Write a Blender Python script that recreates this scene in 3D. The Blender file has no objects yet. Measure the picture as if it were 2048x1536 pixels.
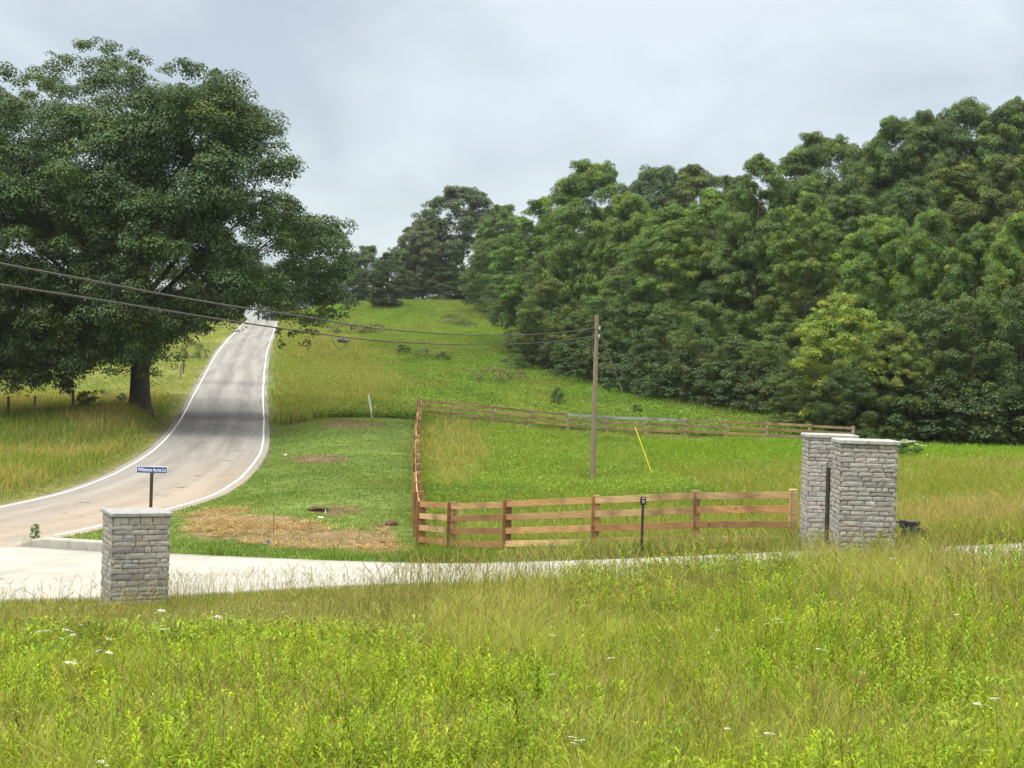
import bpy, math, random, time
import numpy as np
from mathutils import Matrix, Vector
T0 = time.time()
rng = np.random.default_rng(7)
random.seed(7)
S = bpy.context.scene
COL = S.collection

# ------------------------------------------------------------------ camera
F = 2900.0                      # focal length in pixels of the 2048 px wide frame
TH = math.radians(1.7)
CT, ST = math.cos(TH), math.sin(TH)
H0 = 5.0
cam = bpy.data.objects.new('camera', bpy.data.cameras.new('camera'))
COL.objects.link(cam)
cam.data.sensor_width = 36.0
cam.data.lens = 36.0 * F / 2048.0
cam.data.clip_start = 0.1
cam.data.clip_end = 5000
cam.matrix_world = Matrix.Translation((0, 0, H0)) @ Matrix.Rotation(math.pi/2, 4, 'X') @ Matrix.Rotation(TH, 4, 'Z')
S.camera = cam

# ------------------------------------------------------------------ sky, sun, exposure
SUN_EL, SUN_AZ = math.radians(58), math.radians(-60)   # azimuth from +Y towards +X
W = bpy.data.worlds.new('World'); S.world = W; W.use_nodes = True
nt = W.node_tree; N = nt.nodes; L = nt.links
for n in list(N): N.remove(n)
out = N.new('ShaderNodeOutputWorld'); bg1 = N.new('ShaderNodeBackground'); bg2 = N.new('ShaderNodeBackground')
add = N.new('ShaderNodeAddShader')
sky = N.new('ShaderNodeTexSky'); sky.sky_type = 'NISHITA'; sky.sun_disc = False
sky.sun_elevation = SUN_EL; sky.sun_rotation = SUN_AZ
L.new(sky.outputs[0], bg1.inputs[0]); bg1.inputs[1].default_value = 0.05
tc = N.new('ShaderNodeTexCoord')
sep = N.new('ShaderNodeSeparateXYZ'); L.new(tc.outputs['Generated'], sep.inputs[0])
mp = N.new('ShaderNodeMapping'); mp.inputs['Scale'].default_value = (3.0, 3.0, 5.5)
L.new(tc.outputs['Generated'], mp.inputs[0])
nz = N.new('ShaderNodeTexNoise'); nz.inputs['Scale'].default_value = 1.5; nz.inputs['Detail'].default_value = 6
nz.inputs['Roughness'].default_value = 0.5; nz.inputs['Distortion'].default_value = 0.35
L.new(mp.outputs[0], nz.inputs['Vector'])
cr = N.new('ShaderNodeValToRGB')
cr.color_ramp.elements[0].position = 0.41; cr.color_ramp.elements[0].color = (0.340, 0.367, 0.368, 1)
cr.color_ramp.elements[1].position = 0.62; cr.color_ramp.elements[1].color = (0.530, 0.550, 0.543, 1)
L.new(nz.outputs['Fac'], cr.inputs[0])
# overcast cloud deck: about three times brighter overhead than near the horizon
mr = N.new('ShaderNodeMapRange'); mr.inputs[1].default_value = 0.0; mr.inputs[2].default_value = 0.2
mr.inputs[3].default_value = 0.80; mr.inputs[4].default_value = 0.98
L.new(sep.outputs['Z'], mr.inputs[0])
mr2 = N.new('ShaderNodeMapRange'); mr2.inputs[1].default_value = 0.25; mr2.inputs[2].default_value = 1.0
mr2.inputs[3].default_value = 0.0; mr2.inputs[4].default_value = 3.3
L.new(sep.outputs['Z'], mr2.inputs[0])
ad = N.new('ShaderNodeMath'); ad.operation = 'ADD'; L.new(mr.outputs[0], ad.inputs[0]); L.new(mr2.outputs[0], ad.inputs[1])
mzc = N.new('ShaderNodeMix'); mzc.data_type = 'RGBA'; mzf = N.new('ShaderNodeMapRange'); mzf.inputs[1].default_value = .25; mzf.inputs[2].default_value = .6
L.new(sep.outputs['Z'], mzf.inputs[0]); L.new(mzf.outputs[0], mzc.inputs[0]); L.new(cr.outputs[0], mzc.inputs[6]); mzc.inputs[7].default_value = (.70, .67, .60, 1)
L.new(mzc.outputs[2], bg2.inputs[0]); L.new(ad.outputs[0], bg2.inputs[1])
L.new(bg1.outputs[0], add.inputs[0]); L.new(bg2.outputs[0], add.inputs[1]); L.new(add.outputs[0], out.inputs[0])

sun = bpy.data.objects.new('sun', bpy.data.lights.new('sun', 'SUN')); COL.objects.link(sun)
sun.data.energy = 1.5; sun.data.angle = math.radians(14); sun.data.color = (1.0, 0.96, 0.88)
sd = Vector((math.sin(SUN_AZ)*math.cos(SUN_EL), math.cos(SUN_AZ)*math.cos(SUN_EL)*-1.0, math.sin(SUN_EL)))
sky.sun_rotation = math.atan2(sd.x, sd.y)
sun.rotation_euler = sd.to_track_quat('Z', 'Y').to_euler()
sun.location = (0, 0, 60)
S.view_settings.view_transform = 'Standard'; S.view_settings.look = 'None'
S.view_settings.gamma = 1.0; S.view_settings.exposure = 0.3; S.view_settings.use_curve_mapping = False
S.render.engine = 'CYCLES'
try:
    S.cycles.max_bounces = 6; S.cycles.diffuse_bounces = 3; S.cycles.transmission_bounces = 4
    S.cycles.transparent_max_bounces = 4; S.cycles.caustics_reflective = False; S.cycles.caustics_refractive = False
except Exception: pass

# ------------------------------------------------------------------ maths helpers
def P(px, py, Y):
    """point of the place seen at a photo pixel, Y metres away"""
    u, v = px-1024.0, 768.0-py
    return np.array([(u*CT - v*ST)*Y/F, Y, (u*ST + v*CT)*Y/F + H0])
def proj(x, y, z):
    y = np.maximum(y, 0.5); a = x*F/y; b = (z-H0)*F/y
    return 1024 + a*CT + b*ST, 768 - (-a*ST + b*CT)
def inpoly(px, py, poly):
    poly = np.asarray(poly, float); c = np.zeros(np.shape(px), bool); n = len(poly); j = n-1
    for i in range(n):
        xi, yi = poly[i]; xj, yj = poly[j]
        with np.errstate(divide='ignore', invalid='ignore'):
            hit = ((yi > py) != (yj > py)) & (px < (xj-xi)*(py-yi)/(yj-yi+1e-12)+xi)
        c ^= hit; j = i
    return c
def sstep(a, b, t):
    t = np.clip((t-a)/(b-a), 0, 1); return t*t*(3-2*t)
def catmull(pts, step):
    pts = np.asarray(pts, float); P_ = np.vstack([2*pts[0]-pts[1], pts, 2*pts[-1]-pts[-2]]); res = []
    for i in range(1, len(P_)-2):
        n = max(2, int(np.linalg.norm(P_[i+1][:2]-P_[i][:2])/step))
        for k in range(n):
            t = k/n; a, b, c, d = P_[i-1], P_[i], P_[i+1], P_[i+2]
            res.append(0.5*((2*b)+(-a+c)*t+(2*a-5*b+4*c-d)*t*t+(-a+3*b-3*c+d)*t**3))
    res.append(P_[-2]); return np.array(res)
_perm = rng.random((256, 256))
def vnoise(x, y, s):
    x = np.asarray(x)/s; y = np.asarray(y)/s
    xi = np.floor(x).astype(int); yi = np.floor(y).astype(int); fx = x-xi; fy = y-yi
    fx = fx*fx*(3-2*fx); fy = fy*fy*(3-2*fy)
    a = _perm[xi & 255, yi & 255]; b = _perm[(xi+1) & 255, yi & 255]
    c = _perm[xi & 255, (yi+1) & 255]; d = _perm[(xi+1) & 255, (yi+1) & 255]
    return (a*(1-fx)+b*fx)*(1-fy)+(c*(1-fx)+d*fx)*fy
def fbm(x, y, s):
    return vnoise(x, y, s)*.5+vnoise(x+31.7, y-12.3, s/2.1)*.3+vnoise(x-7.1, y+55.2, s/4.3)*.2

# ------------------------------------------------------------------ terrain heights
G = []   # ground control points x, y, z (z relative to the eye)
def g(px, py, Y):
    p = P(px, py, Y); G.append((p[0], p[1], p[2]-H0))
for a in [(1190,1097,33.6),(905,1108,38),(840,1101,40),(1400,1094,32.5),(1583,1098,31),
          (735,1164,27.8),(500,1185,27.5),(340,1193,26.5),(265,1203,25),(0,1204,25.5),
          (700,1123,33.5),(500,1115,35),(340,1108,36.5),(900,1127,32.2),(1100,1123,31),(1300,1117,30),
          (831,838,92),(1148,870,89),(1547,888,84),(1185,963,62),(300,900,78),(0,850,86),(145,827,90),(280,814,88),
          (0,940,60),(150,950,62),(100,780,120),(0,700,170),(0,640,260),(420,720,150),(455,690,170),
          (640,900,72),(640,1000,50),(600,1100,37),(950,1000,50),(950,900,76),(1100,930,68),(1400,960,60),
          (1900,1060,33),(1900,1000,42),(1950,940,60),(1800,895,85),
          (800,605,270),(680,612,270),(930,607,265),(1010,660,215),(1050,730,165),(1130,755,140),(1300,800,118),
          (1500,830,105),(1700,860,93),(1850,895,88),(2040,897,88),(740,836,90),(700,740,145),(850,700,165),(850,650,215)]:
    g(*a)
for a in [(0,25,-3.72),(3,25,-3.4),(6,25,-3.05),(9,25,-2.85),(0,17,-3.6),(4,14,-3.35),(-4,15,-3.75),(-5,20,-3.85),
          (5,20,-3.2),(0,11,-3.5),(0,4,-3.3),(-8,12,-3.7),(8,12,-3.0),(0,-30,-3),(-40,0,-4.5),(40,0,-2.0),(6,29,-3.1),(9.5,28,-2.95),
          (14,40,-2.9),(30,50,-2.5),(32,75,-2.9),(-40,60,-3.6),(-60,110,-1.5),(-80,160,3),(-100,270,10),(-60,200,6),(-60,260,9.5),
          (46.8,150,10),(35.6,165,6.5),(22,210,10),(40,120,3),(27,100,-1.8),(22,135,1.5),(60,90,0),(70,110,4),(90,200,18),(40,270,17),
          (5,240,12.5),(12,200,8.5),(0,330,13),(-45,330,9.5),(-100,330,8),(100,330,18),(-15,295,15.0),(-35,290,12.6)]:
    G.append(a)
road_c = [(-45,24,-5.3),(-30,29,-5.2),(-22,34,-5.08),(-17.6,39,-4.93),(-15.3,44,-4.72),(-13.6,51.5,-4.42),(-13.6,57,-4.28),(-14.05,63,-4.12),
          (-15.5,75,-3.7),(-18.5,93,-2.86),(-23.4,121,-0.78),(-30.1,162,2.9),(-38.6,218,7.2),(-47.7,274,10.6),(-60,330,9.6),(-80,400,5)]
for x, y, z in road_c[:-1]: G.append((x, y, z))
G = np.array(G)
def tps_fit(X, V, lam):
    n = len(X); d2 = ((X[:, None]-X[None])**2).sum(-1)
    K = 0.5*d2*np.log(d2+1e-9); A = np.zeros((n+3, n+3)); A[:n, :n] = K+lam*np.eye(n)
    A[:n, n] = 1; A[:n, n+1:] = X; A[n, :n] = 1; A[n+1:, :n] = X.T
    return np.linalg.solve(A, np.concatenate([V, np.zeros(3)]))
SC = 50.0
GX = G[:, :2]/SC; GW = tps_fit(GX, G[:, 2], 0.0015)
def base_h(x, y):
    x = np.clip(x, -110, 110)/SC; y = np.clip(y, -30, 345)/SC
    r = np.full(x.shape, GW[-3])+GW[-2]*x+GW[-1]*y
    for i in range(len(GX)):
        d2 = (x-GX[i, 0])**2+(y-GX[i, 1])**2
        r = r+GW[i]*0.5*d2*np.log(d2+1e-9)
    return r
ROAD = catmull(road_c, 1.0)
def dist_line(x, y, line):
    """distance to polyline, interpolated third value, signed side (+ right of travel)"""
    best = np.full(x.shape, 1e9); zz = np.zeros(x.shape); side = np.zeros(x.shape)
    for i in range(len(line)-1):
        a, b = line[i], line[i+1]; d = b[:2]-a[:2]; l2 = d@d+1e-12
        t = np.clip(((x-a[0])*d[0]+(y-a[1])*d[1])/l2, 0, 1)
        qx = x-(a[0]+t*d[0]); qy = y-(a[1]+t*d[1]); dd = qx*qx+qy*qy
        m = dd < best; best = np.where(m, dd, best); zz = np.where(m, a[2]+t*(b[2]-a[2]), zz)
        side = np.where(m, np.sign(qx*d[1]-qy*d[0]), side)
    return np.sqrt(best), zz, side
# driveway edges (x, y, z): far side and near side, left to right
def w(px, py, Y):
    p = P(px, py, Y); return (p[0], p[1], p[2]-H0)
d_far = [(-17.5,41.2,-4.97),w(0,1090,40.8),w(200,1103,38),w(340,1108,36.5),w(500,1115,35),w(700,1123,33.5),w(900,1127,32.2),w(1100,1123,31),
         w(1300,1116,30.1),(6.0,29.0,-3.17),(8.6,28.9,-3.0),(11,29.4,-2.88),(14,30.6,-2.8),(20,34,-2.7),(30,41,-2.6)]
d_near = [(-24,27.0,-5.0),(-15,25.2,-4.4),(-9.2,25.4,-4.08),(-6.2,26.1,-4.02),(-5,27.0,-4.03),(-3.2,27.9,-4.0),(-1.4,27.7,-3.85),(0.7,27,-3.66),
          (3.0,26.4,-3.4),(5.6,25.95,-3.13),(8.4,25.8,-2.98),(11,26.2,-2.86),(14,27.2,-2.78),(20,30.4,-2.68),(31,37.5,-2.58)]
DF = catmull(d_far, .35); DN = catmull(d_near, .35)
def resamp(line, n):
    s = np.concatenate([[0], np.cumsum(np.linalg.norm(np.diff(line[:, :2], axis=0), axis=1))])
    t = np.linspace(0, s[-1], n); return np.stack([np.interp(t, s, line[:, k]) for k in range(3)], 1)
ND, MD = 150, 12
# pair by x so cross lines run roughly along y
xs_d = np.linspace(-17.4, 29, ND)
oF = np.argsort(DF[:, 0]); oN = np.argsort(DN[:, 0])
fY = np.interp(xs_d, DF[oF, 0], DF[oF, 1]); fZ = np.interp(xs_d, DF[oF, 0], DF[oF, 2])
nY = np.interp(xs_d, DN[oN, 0], DN[oN, 1]); nZ = np.interp(xs_d, DN[oN, 0], DN[oN, 2])
def drive_z(x, y):
    a = np.interp(x, xs_d, fY); b = np.interp(x, xs_d, nY); za = np.interp(x, xs_d, fZ); zb = np.interp(x, xs_d, nZ)
    t = np.clip((y-b)/(a-b), 0, 1)
    out = np.maximum(np.maximum(b-y, y-a), np.maximum(-17.4-x, x-29))
    return zb+(za-zb)*t, out
def height(x, y):
    x = np.asarray(x, float); y = np.asarray(y, float)
    z = base_h(x, y)
    dz, o = drive_z(x, y)
    k = 1-sstep(0.2, 2.2, o)
    z = z*(1-k)+(dz-0.035)*k
    d, rz, s = dist_line(x, y, ROAD[::2])
    k = 1-sstep(3.1, 6.5, d)
    z = z*(1-k)+(rz-0.05)*k
    rough = (fbm(x, y, 5.0)-.5)*0.16
    z = z+rough*np.clip(np.minimum(o/3, (d-3.2)/4), 0, 1)
    return z+H0
def hz(x, y): return float(height(np.array([x]), np.array([y]))[0])

# ------------------------------------------------------------------ mesh helpers
def mesh_np(name, V, Fc, mat=None, C=None, smooth=False, extra=None):
    me = bpy.data.meshes.new(name); V = np.asarray(V, np.float32); Fc = np.asarray(Fc, np.int32)
    k = Fc.shape[1]; n = len(Fc)
    me.vertices.add(len(V)); me.vertices.foreach_set('co', V.ravel())
    me.loops.add(n*k); me.loops.foreach_set('vertex_index', Fc.ravel())
    me.polygons.add(n); me.polygons.foreach_set('loop_start', np.arange(0, n*k, k, dtype=np.int32))
    me.polygons.foreach_set('loop_total', np.full(n, k, np.int32))
    if smooth: me.polygons.foreach_set('use_smooth', np.ones(n, bool))
    if C is not None:
        ca = me.attributes.new('Col', 'FLOAT_COLOR', 'POINT')
        cc = np.ones((len(V), 4), np.float32); cc[:, :3] = C; ca.data.foreach_set('color', cc.ravel())
    if extra is not None:
        for nm, arr in extra.items():
            a = me.attributes.new(nm, 'FLOAT', 'POINT'); a.data.foreach_set('value', np.asarray(arr, np.float32))
    me.update(calc_edges=True)
    if mat: me.materials.append(mat)
    return me
def link(name, me, parent=None, loc=(0,0,0), rz=0.0):
    o = bpy.data.objects.new(name, me); COL.objects.link(o); o.location = loc; o.rotation_euler = (0,0,rz)
    if parent: o.parent = parent
    return o
def tag(o, label=None, cat=None, group=None, kind=None):
    if label: o['label'] = label
    if cat: o['category'] = cat
    if group: o['group'] = group
    if kind: o['kind'] = kind
    return o
def empty(name, loc, label, cat, group=None, rz=0.0):
    o = bpy.data.objects.new(name, None); COL.objects.link(o); o.location = loc; o.rotation_euler = (0,0,rz)
    o.empty_display_size = .3
    return tag(o, label, cat, group)
class MB:
    def __init__(s): s.v = []; s.f = []; s.c = []
    def add(s, V, Fc, col=(1,1,1)):
        b = len(s.v); s.v += [tuple(p) for p in V]; s.f += [tuple(i+b for i in f) for f in Fc]; s.c += [col]*len(V)
    def box(s, c, size, M=None, col=(1,1,1), bev=0.0):
        hx, hy, hz_ = size[0]/2, size[1]/2, size[2]/2; b = bev
        if b <= 0:
            V = [(x*hx, y*hy, z*hz_) for x in (-1,1) for y in (-1,1) for z in (-1,1)]
            Fc = [(0,1,3,2),(4,6,7,5),(0,4,5,1),(2,3,7,6),(0,2,6,4),(1,5,7,3)]
        else:
            V = []; idx = {}
            for sx in (-1,1):
                for sy in (-1,1):
                    for sz in (-1,1):
                        for ax in range(3):
                            q = [sx*(hx-b), sy*(hy-b), sz*(hz_-b)]; q[ax] = (sx,sy,sz)[ax]*(hx,hy,hz_)[ax]
                            idx[(sx,sy,sz,ax)] = len(V); V.append(tuple(q))
            Fc = []
            for ax in range(3):
                o1, o2 = [i for i in range(3) if i != ax]
                for s0 in (-1,1):
                    q = []
                    for a, bb in ((-1,-1),(1,-1),(1,1),(-1,1)):
                        k = [0,0,0]; k[ax] = s0; k[o1] = a; k[o2] = bb; q.append(idx[(k[0],k[1],k[2],ax)])
                    Fc.append(tuple(q))
            for ax in range(3):
                o1, o2 = [i for i in range(3) if i != ax]
                for a in (-1,1):
                    for bb in (-1,1):
                        k1 = [0,0,0]; k1[o1] = a; k1[o2] = bb
                        kA = list(k1); kA[ax] = -1; kB = list(k1); kB[ax] = 1
                        Fc.append((idx[(*kA,o1)], idx[(*kB,o1)], idx[(*kB,o2)], idx[(*kA,o2)]))
            for sx in (-1,1):
                for sy in (-1,1):
                    for sz in (-1,1): Fc.append((idx[(sx,sy,sz,0)], idx[(sx,sy,sz,1)], idx[(sx,sy,sz,2)]))
        if M is not None: V = [tuple(M @ Vector(p)) for p in V]
        s.add([(p[0]+c[0], p[1]+c[1], p[2]+c[2]) for p in V], Fc, col)
    def beam(s, a, b, wd, ht, col=(1,1,1), bev=0.0, roll=0.0):
        a = Vector(a); b = Vector(b); d = b-a; l = d.length; x = d.normalized()
        y = Vector((0,0,1)).cross(x); y = y.normalized() if y.length > 1e-4 else Vector((0,1,0)); z = x.cross(y)
        M = Matrix((x, y, z)).transposed() @ Matrix.Rotation(roll, 3, 'X')
        s.box(tuple((a+b)/2), (l, wd, ht), M, col, bev)
    def tube(s, pts, rad, n=8, col=(1,1,1), cap=True):
        pts = [Vector(p) for p in pts]; V = []; Fc = []; prev = None
        for i, p in enumerate(pts):
            d = (pts[min(i+1, len(pts)-1)]-pts[max(i-1, 0)]).normalized()
            if prev is None: u = d.orthogonal().normalized()
            else:
                u = prev-d*prev.dot(d); u = u.normalized() if u.length > 1e-5 else d.orthogonal().normalized()
            prev = u; v = d.cross(u); r = rad[i] if hasattr(rad, '__len__') else rad
            for k in range(n):
                a = 2*math.pi*k/n; V.append(tuple(p+(u*math.cos(a)+v*math.sin(a))*r))
        for i in range(len(pts)-1):
            for k in range(n):
                k2 = (k+1) % n; Fc.append((i*n+k, i*n+k2, (i+1)*n+k2, (i+1)*n+k))
        if cap: Fc.append(tuple(range(n))[::-1]); Fc.append(tuple((len(pts)-1)*n+k for k in range(n)))
        s.add(V, Fc, col)
    def build(s, name, mat, parent=None, smooth=False, loc=(0,0,0), rz=0.0):
        me = bpy.data.meshes.new(name); me.from_pydata(s.v, [], s.f); me.update()
        ca = me.attributes.new('Col', 'FLOAT_COLOR', 'POINT')
        cc = np.ones((len(s.v), 4), np.float32); cc[:, :3] = np.array(s.c); ca.data.foreach_set('color', cc.ravel())
        import bmesh
        bm = bmesh.new(); bm.from_mesh(me); bmesh.ops.recalc_face_normals(bm, faces=bm.faces); bm.to_mesh(me); bm.free()
        if smooth:
            for p in me.polygons: p.use_smooth = True
        me.materials.append(mat); return link(name, me, parent, loc, rz)

# ------------------------------------------------------------------ materials
def newmat(name):
    m = bpy.data.materials.new(name); m.use_nodes = True; t = m.node_tree
    for n in list(t.nodes): t.nodes.remove(n)
    o = t.nodes.new('ShaderNodeOutputMaterial'); return m, t, o
def nnoise(t, scale, detail=4, vec=None, rough=.55, dist=0.0):
    n = t.nodes.new('ShaderNodeTexNoise'); n.inputs['Scale'].default_value = scale; n.inputs['Detail'].default_value = detail
    n.inputs['Roughness'].default_value = rough; n.inputs['Distortion'].default_value = dist
    if vec is None:
        tc = t.nodes.new('ShaderNodeTexCoord'); vec = tc.outputs['Object']
    t.links.new(vec, n.inputs['Vector']); return n.outputs['Fac']
def nmap(t, src, a, b, c, d):
    n = t.nodes.new('ShaderNodeMapRange'); t.links.new(src, n.inputs[0])
    for i, q in enumerate((a, b, c, d)): n.inputs[i+1].default_value = q
    return n.outputs[0]
def nmix(t, fac, a, b, mode='MIX'):
    n = t.nodes.new('ShaderNodeMix'); n.data_type = 'RGBA'; n.blend_type = mode
    for s, q in ((n.inputs[0], fac), (n.inputs[6], a), (n.inputs[7], b)):
        if hasattr(q, 'is_linked') or hasattr(q, 'links'): t.links.new(q, s)
        elif isinstance(q, (int, float)): s.default_value = q
        else: s.default_value = (*q, 1) if len(q) == 3 else q
    return n.outputs[2]
def scale_col(t, col, fac):
    n = t.nodes.new('ShaderNodeVectorMath'); n.operation = 'SCALE'; t.links.new(col, n.inputs[0]); t.links.new(fac, n.inputs['Scale']); return n.outputs[0]
def nbump(t, h, strength, dist):
    n = t.nodes.new('ShaderNodeBump'); n.inputs['Strength'].default_value = strength; n.inputs['Distance'].default_value = dist
    t.links.new(h, n.inputs['Height']); return n.outputs[0]
def principled(t, o, col, rough=.8, bump=None, metal=0.0, spec=.3):
    p = t.nodes.new('ShaderNodeBsdfPrincipled'); p.inputs['Roughness'].default_value = rough; p.inputs['Metallic'].default_value = metal
    p.inputs['Specular IOR Level'].default_value = spec
    if isinstance(col, tuple): p.inputs['Base Color'].default_value = (*col, 1)
    else: t.links.new(col, p.inputs['Base Color'])
    if bump is not None: t.links.new(bump, p.inputs['Normal'])
    t.links.new(p.outputs[0], o.inputs[0]); return p
def attr(t, name, out='Color'):
    a = t.nodes.new('ShaderNodeAttribute'); a.attribute_name = name; return a.outputs[out]

def leaf_mat(name, trans=.32, gloss=.04, use_obj=False):
    m, t, o = newmat(name); c = attr(t, 'Col')
    if use_obj:
        oi = t.nodes.new('ShaderNodeObjectInfo'); c = nmix(t, 1.0, c, oi.outputs['Color'], 'MULTIPLY')
    d = t.nodes.new('ShaderNodeBsdfDiffuse'); tr = t.nodes.new('ShaderNodeBsdfTranslucent')
    t.links.new(c, d.inputs[0])
    c2 = nmix(t, 1.0, c, (1.15, 1.2, .55), 'MULTIPLY'); t.links.new(c2, tr.inputs[0])
    mx = t.nodes.new('ShaderNodeMixShader'); mx.inputs[0].default_value = trans
    t.links.new(d.outputs[0], mx.inputs[1]); t.links.new(tr.outputs[0], mx.inputs[2])
    gl = t.nodes.new('ShaderNodeBsdfGlossy'); gl.inputs['Roughness'].default_value = .5; gl.inputs[0].default_value = (1,1,1,1)
    m2 = t.nodes.new('ShaderNodeMixShader'); m2.inputs[0].default_value = gloss
    t.links.new(mx.outputs[0], m2.inputs[1]); t.links.new(gl.outputs[0], m2.inputs[2]); t.links.new(m2.outputs[0], o.inputs[0]); return m
def col_mat(name, rough=.85, nscale=8.0, lo=.75, hi=1.25, bstr=.4, bdist=.01, spec=.25, metal=0.0, stretch=None):
    m, t, o = newmat(name); c = attr(t, 'Col'); vec = None
    if stretch:
        tc = t.nodes.new('ShaderNodeTexCoord'); mpn = t.nodes.new('ShaderNodeMapping'); mpn.inputs['Scale'].default_value = stretch
        t.links.new(tc.outputs['Object'], mpn.inputs[0]); vec = mpn.outputs[0]
    n = nnoise(t, nscale, 5, vec); f = nmap(t, n, .3, .7, lo, hi); c = scale_col(t, c, f)
    principled(t, o, c, rough, nbump(t, n, bstr, bdist), metal, spec); return m
M = {}
M['leaf'] = leaf_mat('leaf_foliage', .22, .03, True)
M['grass'] = leaf_mat('grass_blades', .30, .004)
M['stone'] = col_mat('ledge_stone', .95, 16, .78, 1.2, .6, .01, spec=.12)
M['bark'] = col_mat('tree_bark', .95, 9, .6, 1.3, 1.0, .05, stretch=(1,1,.25))
M['paint'] = col_mat('painted_metal', .45, 12, .92, 1.06, .1, .002, spec=.5)
M['post'] = col_mat('weathered_post', .9, 10, .65, 1.3, .6, .01, stretch=(3,3,.35))
M['petal'] = leaf_mat('flower_petals', .25, .0)
M['plain'] = col_mat('plain_surface', .8, 15, .85, 1.1, .2, .004)

# rough sawn boards: colour streaks along the grain, knots
def board_mat():
    m, t, o = newmat('rough_sawn_board'); c = attr(t, 'Col')
    tc = t.nodes.new('ShaderNodeTexCoord'); mpn = t.nodes.new('ShaderNodeMapping'); mpn.inputs['Scale'].default_value = (1.2, 1.2, 26)
    t.links.new(tc.outputs['Object'], mpn.inputs[0])
    g1 = nnoise(t, 1.6, 5, mpn.outputs[0], .6, .4); g2 = nnoise(t, 1.1, 3)
    c = scale_col(t, c, nmap(t, g1, .3, .7, .68, 1.25))
    c = nmix(t, nmap(t, g2, .48, .68, 0, .62), c, (.11, .047, .025))
    k = nnoise(t, 6.5, 2); c = nmix(t, nmap(t, k, .70, .76, 0, .8), c, (.05,.022,.012))
    principled(t, o, c, .88, nbump(t, g1, .5, .006)); return m
M['board'] = board_mat()

# ------------------------------------------------------------------ zones on the ground
KINDS = ['fg','strip','drive','road','verge','mown','straw','paddock','hill','brown','meadow','wood','pasture']
hill_right_px = [(960,618),(1010,660),(1050,732),(1130,760),(1300,803),(1500,835),(1700,865),(1850,897),(2400,903)]
fence_pts = [P(1583,1098,31.0),P(1390,1094,32.5),P(1190,1097,33.7),P(1015,1107,35.7),P(905,1107,38.0),P(843,1101,40.0)]
FENCE_CORNER = P(834,838,92); FENCE_END = P(1705,893,82)
SIDE = [(40.0,843),(43.5,834),(48,831),(54,829.5),(62,829),(72,830),(82,832),(92.0,834)]
sidex = lambda y: np.interp(y, [q[0] for q in SIDE], [P(q[1], 950, q[0])[0] for q in SIDE])
def zone(x, y, z=None):
    if z is None: z = height(x, y)
    px, py = proj(x, y, z)
    nx = (fbm(x, y, 3.0)-.5)
    d, rz, s = dist_line(x, y, ROAD[::2])
    a = np.interp(x, xs_d, fY); b = np.interp(x, xs_d, nY)
    Z = np.full(x.shape, 'hill', dtype='<U8')
    right = (s > 0)
    wx = np.interp(y, [60, 88, 93, 105, 118, 140, 165, 215, 270, 340],
                   [40, 31, 22, 17.5, 11.5, 5.2, 1.8, -.8, -4.5, -5])
    behind = (y > np.interp(x, [-40,-22,-4.5], [283,279,272]))
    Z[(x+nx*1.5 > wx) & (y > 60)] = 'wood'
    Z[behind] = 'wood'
    Z[(~right) & (y > 25)] = 'pasture'
    Z[(~right) & (y > 25) & (y < 112) & (d < 30)] = 'verge'
    brown = right & (d > 4.0) & (d+nx*6 < 4.5+9*sstep(90,125,y)*(1-sstep(170,215,y))+1.5) & (y > 90)
    Z[brown & (Z == 'hill')] = 'brown'
    sx = sidex(y)
    mown = right & (y <= 90.5+nx*2) & (x < sx) & (y > a)
    Z[mown] = 'mown'
    Z[right & (d < 4.2+nx) & (y > 60)] = 'mown'
    fy = np.interp(x, [p[0] for p in fence_pts[::-1]]+[7], [p[1] for p in fence_pts[::-1]]+[30])
    pad = (x >= sx) & (y > fy) & (y < 93-(x+6)*.35) & (x < 7)
    Z[pad & right] = 'paddock'
    Z[(x >= sx) & (x < 6.1) & (y <= fy) & (y > a)] = 'mown'
    md = (x >= 6.1) & (y > a) & (y <= 84+nx*4) & (x < 60)
    Z[md & (Z != 'wood') & (Z != 'paddock')] = 'meadow'
    st = inpoly(px+nx*130, py+nx*44+(fbm(x,y,.9)-.5)*26, [(345,1040),(380,1018),(480,1020),(600,1038),(690,1062),(800,1068),(830,1075),(830,1102),(700,1105),(560,1092),(430,1078),(345,1060)])
    Z[st & (y < 50) & (Z == 'mown')] = 'straw'
    Z[(y <= b)] = 'fg'
    stp = (y <= b) & (y > 21.6+nx*2.0+np.interp(x,[-12,-4,0,2],[0,0,3,8])) & (x < 1.5)
    Z[stp] = 'strip'
    _, o = drive_z(x, y)
    Z[o < 0.0] = 'drive'
    Z[(d < 2.98)] = 'road'
    return Z, px, py, d, s

# ------------------------------------------------------------------ ground sheet
ZC = {'fg':(.050,.060,.018),'strip':(.17,.175,.055),'drive':(.2,.18,.13),'road':(.16,.145,.12),'verge':(.15,.15,.045),'mown':(.105,.150,.032),
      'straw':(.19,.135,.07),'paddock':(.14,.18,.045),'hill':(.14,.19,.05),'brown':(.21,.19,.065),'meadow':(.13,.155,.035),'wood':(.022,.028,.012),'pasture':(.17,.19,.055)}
ys = [-30,-15,-5,0,4,8,10]
while ys[-1] < 46: ys.append(ys[-1]+.33)
while ys[-1] < 430: ys.append(ys[-1]*1.011)
ys += [480,560,700,1000,1600]
ys = np.array(ys)
sl = np.linspace(-1, 1, 300); sl = np.concatenate([[-9,-3,-1.6], sl, [1.6,3,9]])
gx = sl[None, :]*(15+.62*np.abs(ys))[:, None]; gy = np.repeat(ys[:, None], len(sl), 1)
gxr, gyr = gx.ravel(), gy.ravel(); gz = height(gxr, gyr)
far = np.maximum(0, gyr-345)*.03; gz = gz-far
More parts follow.
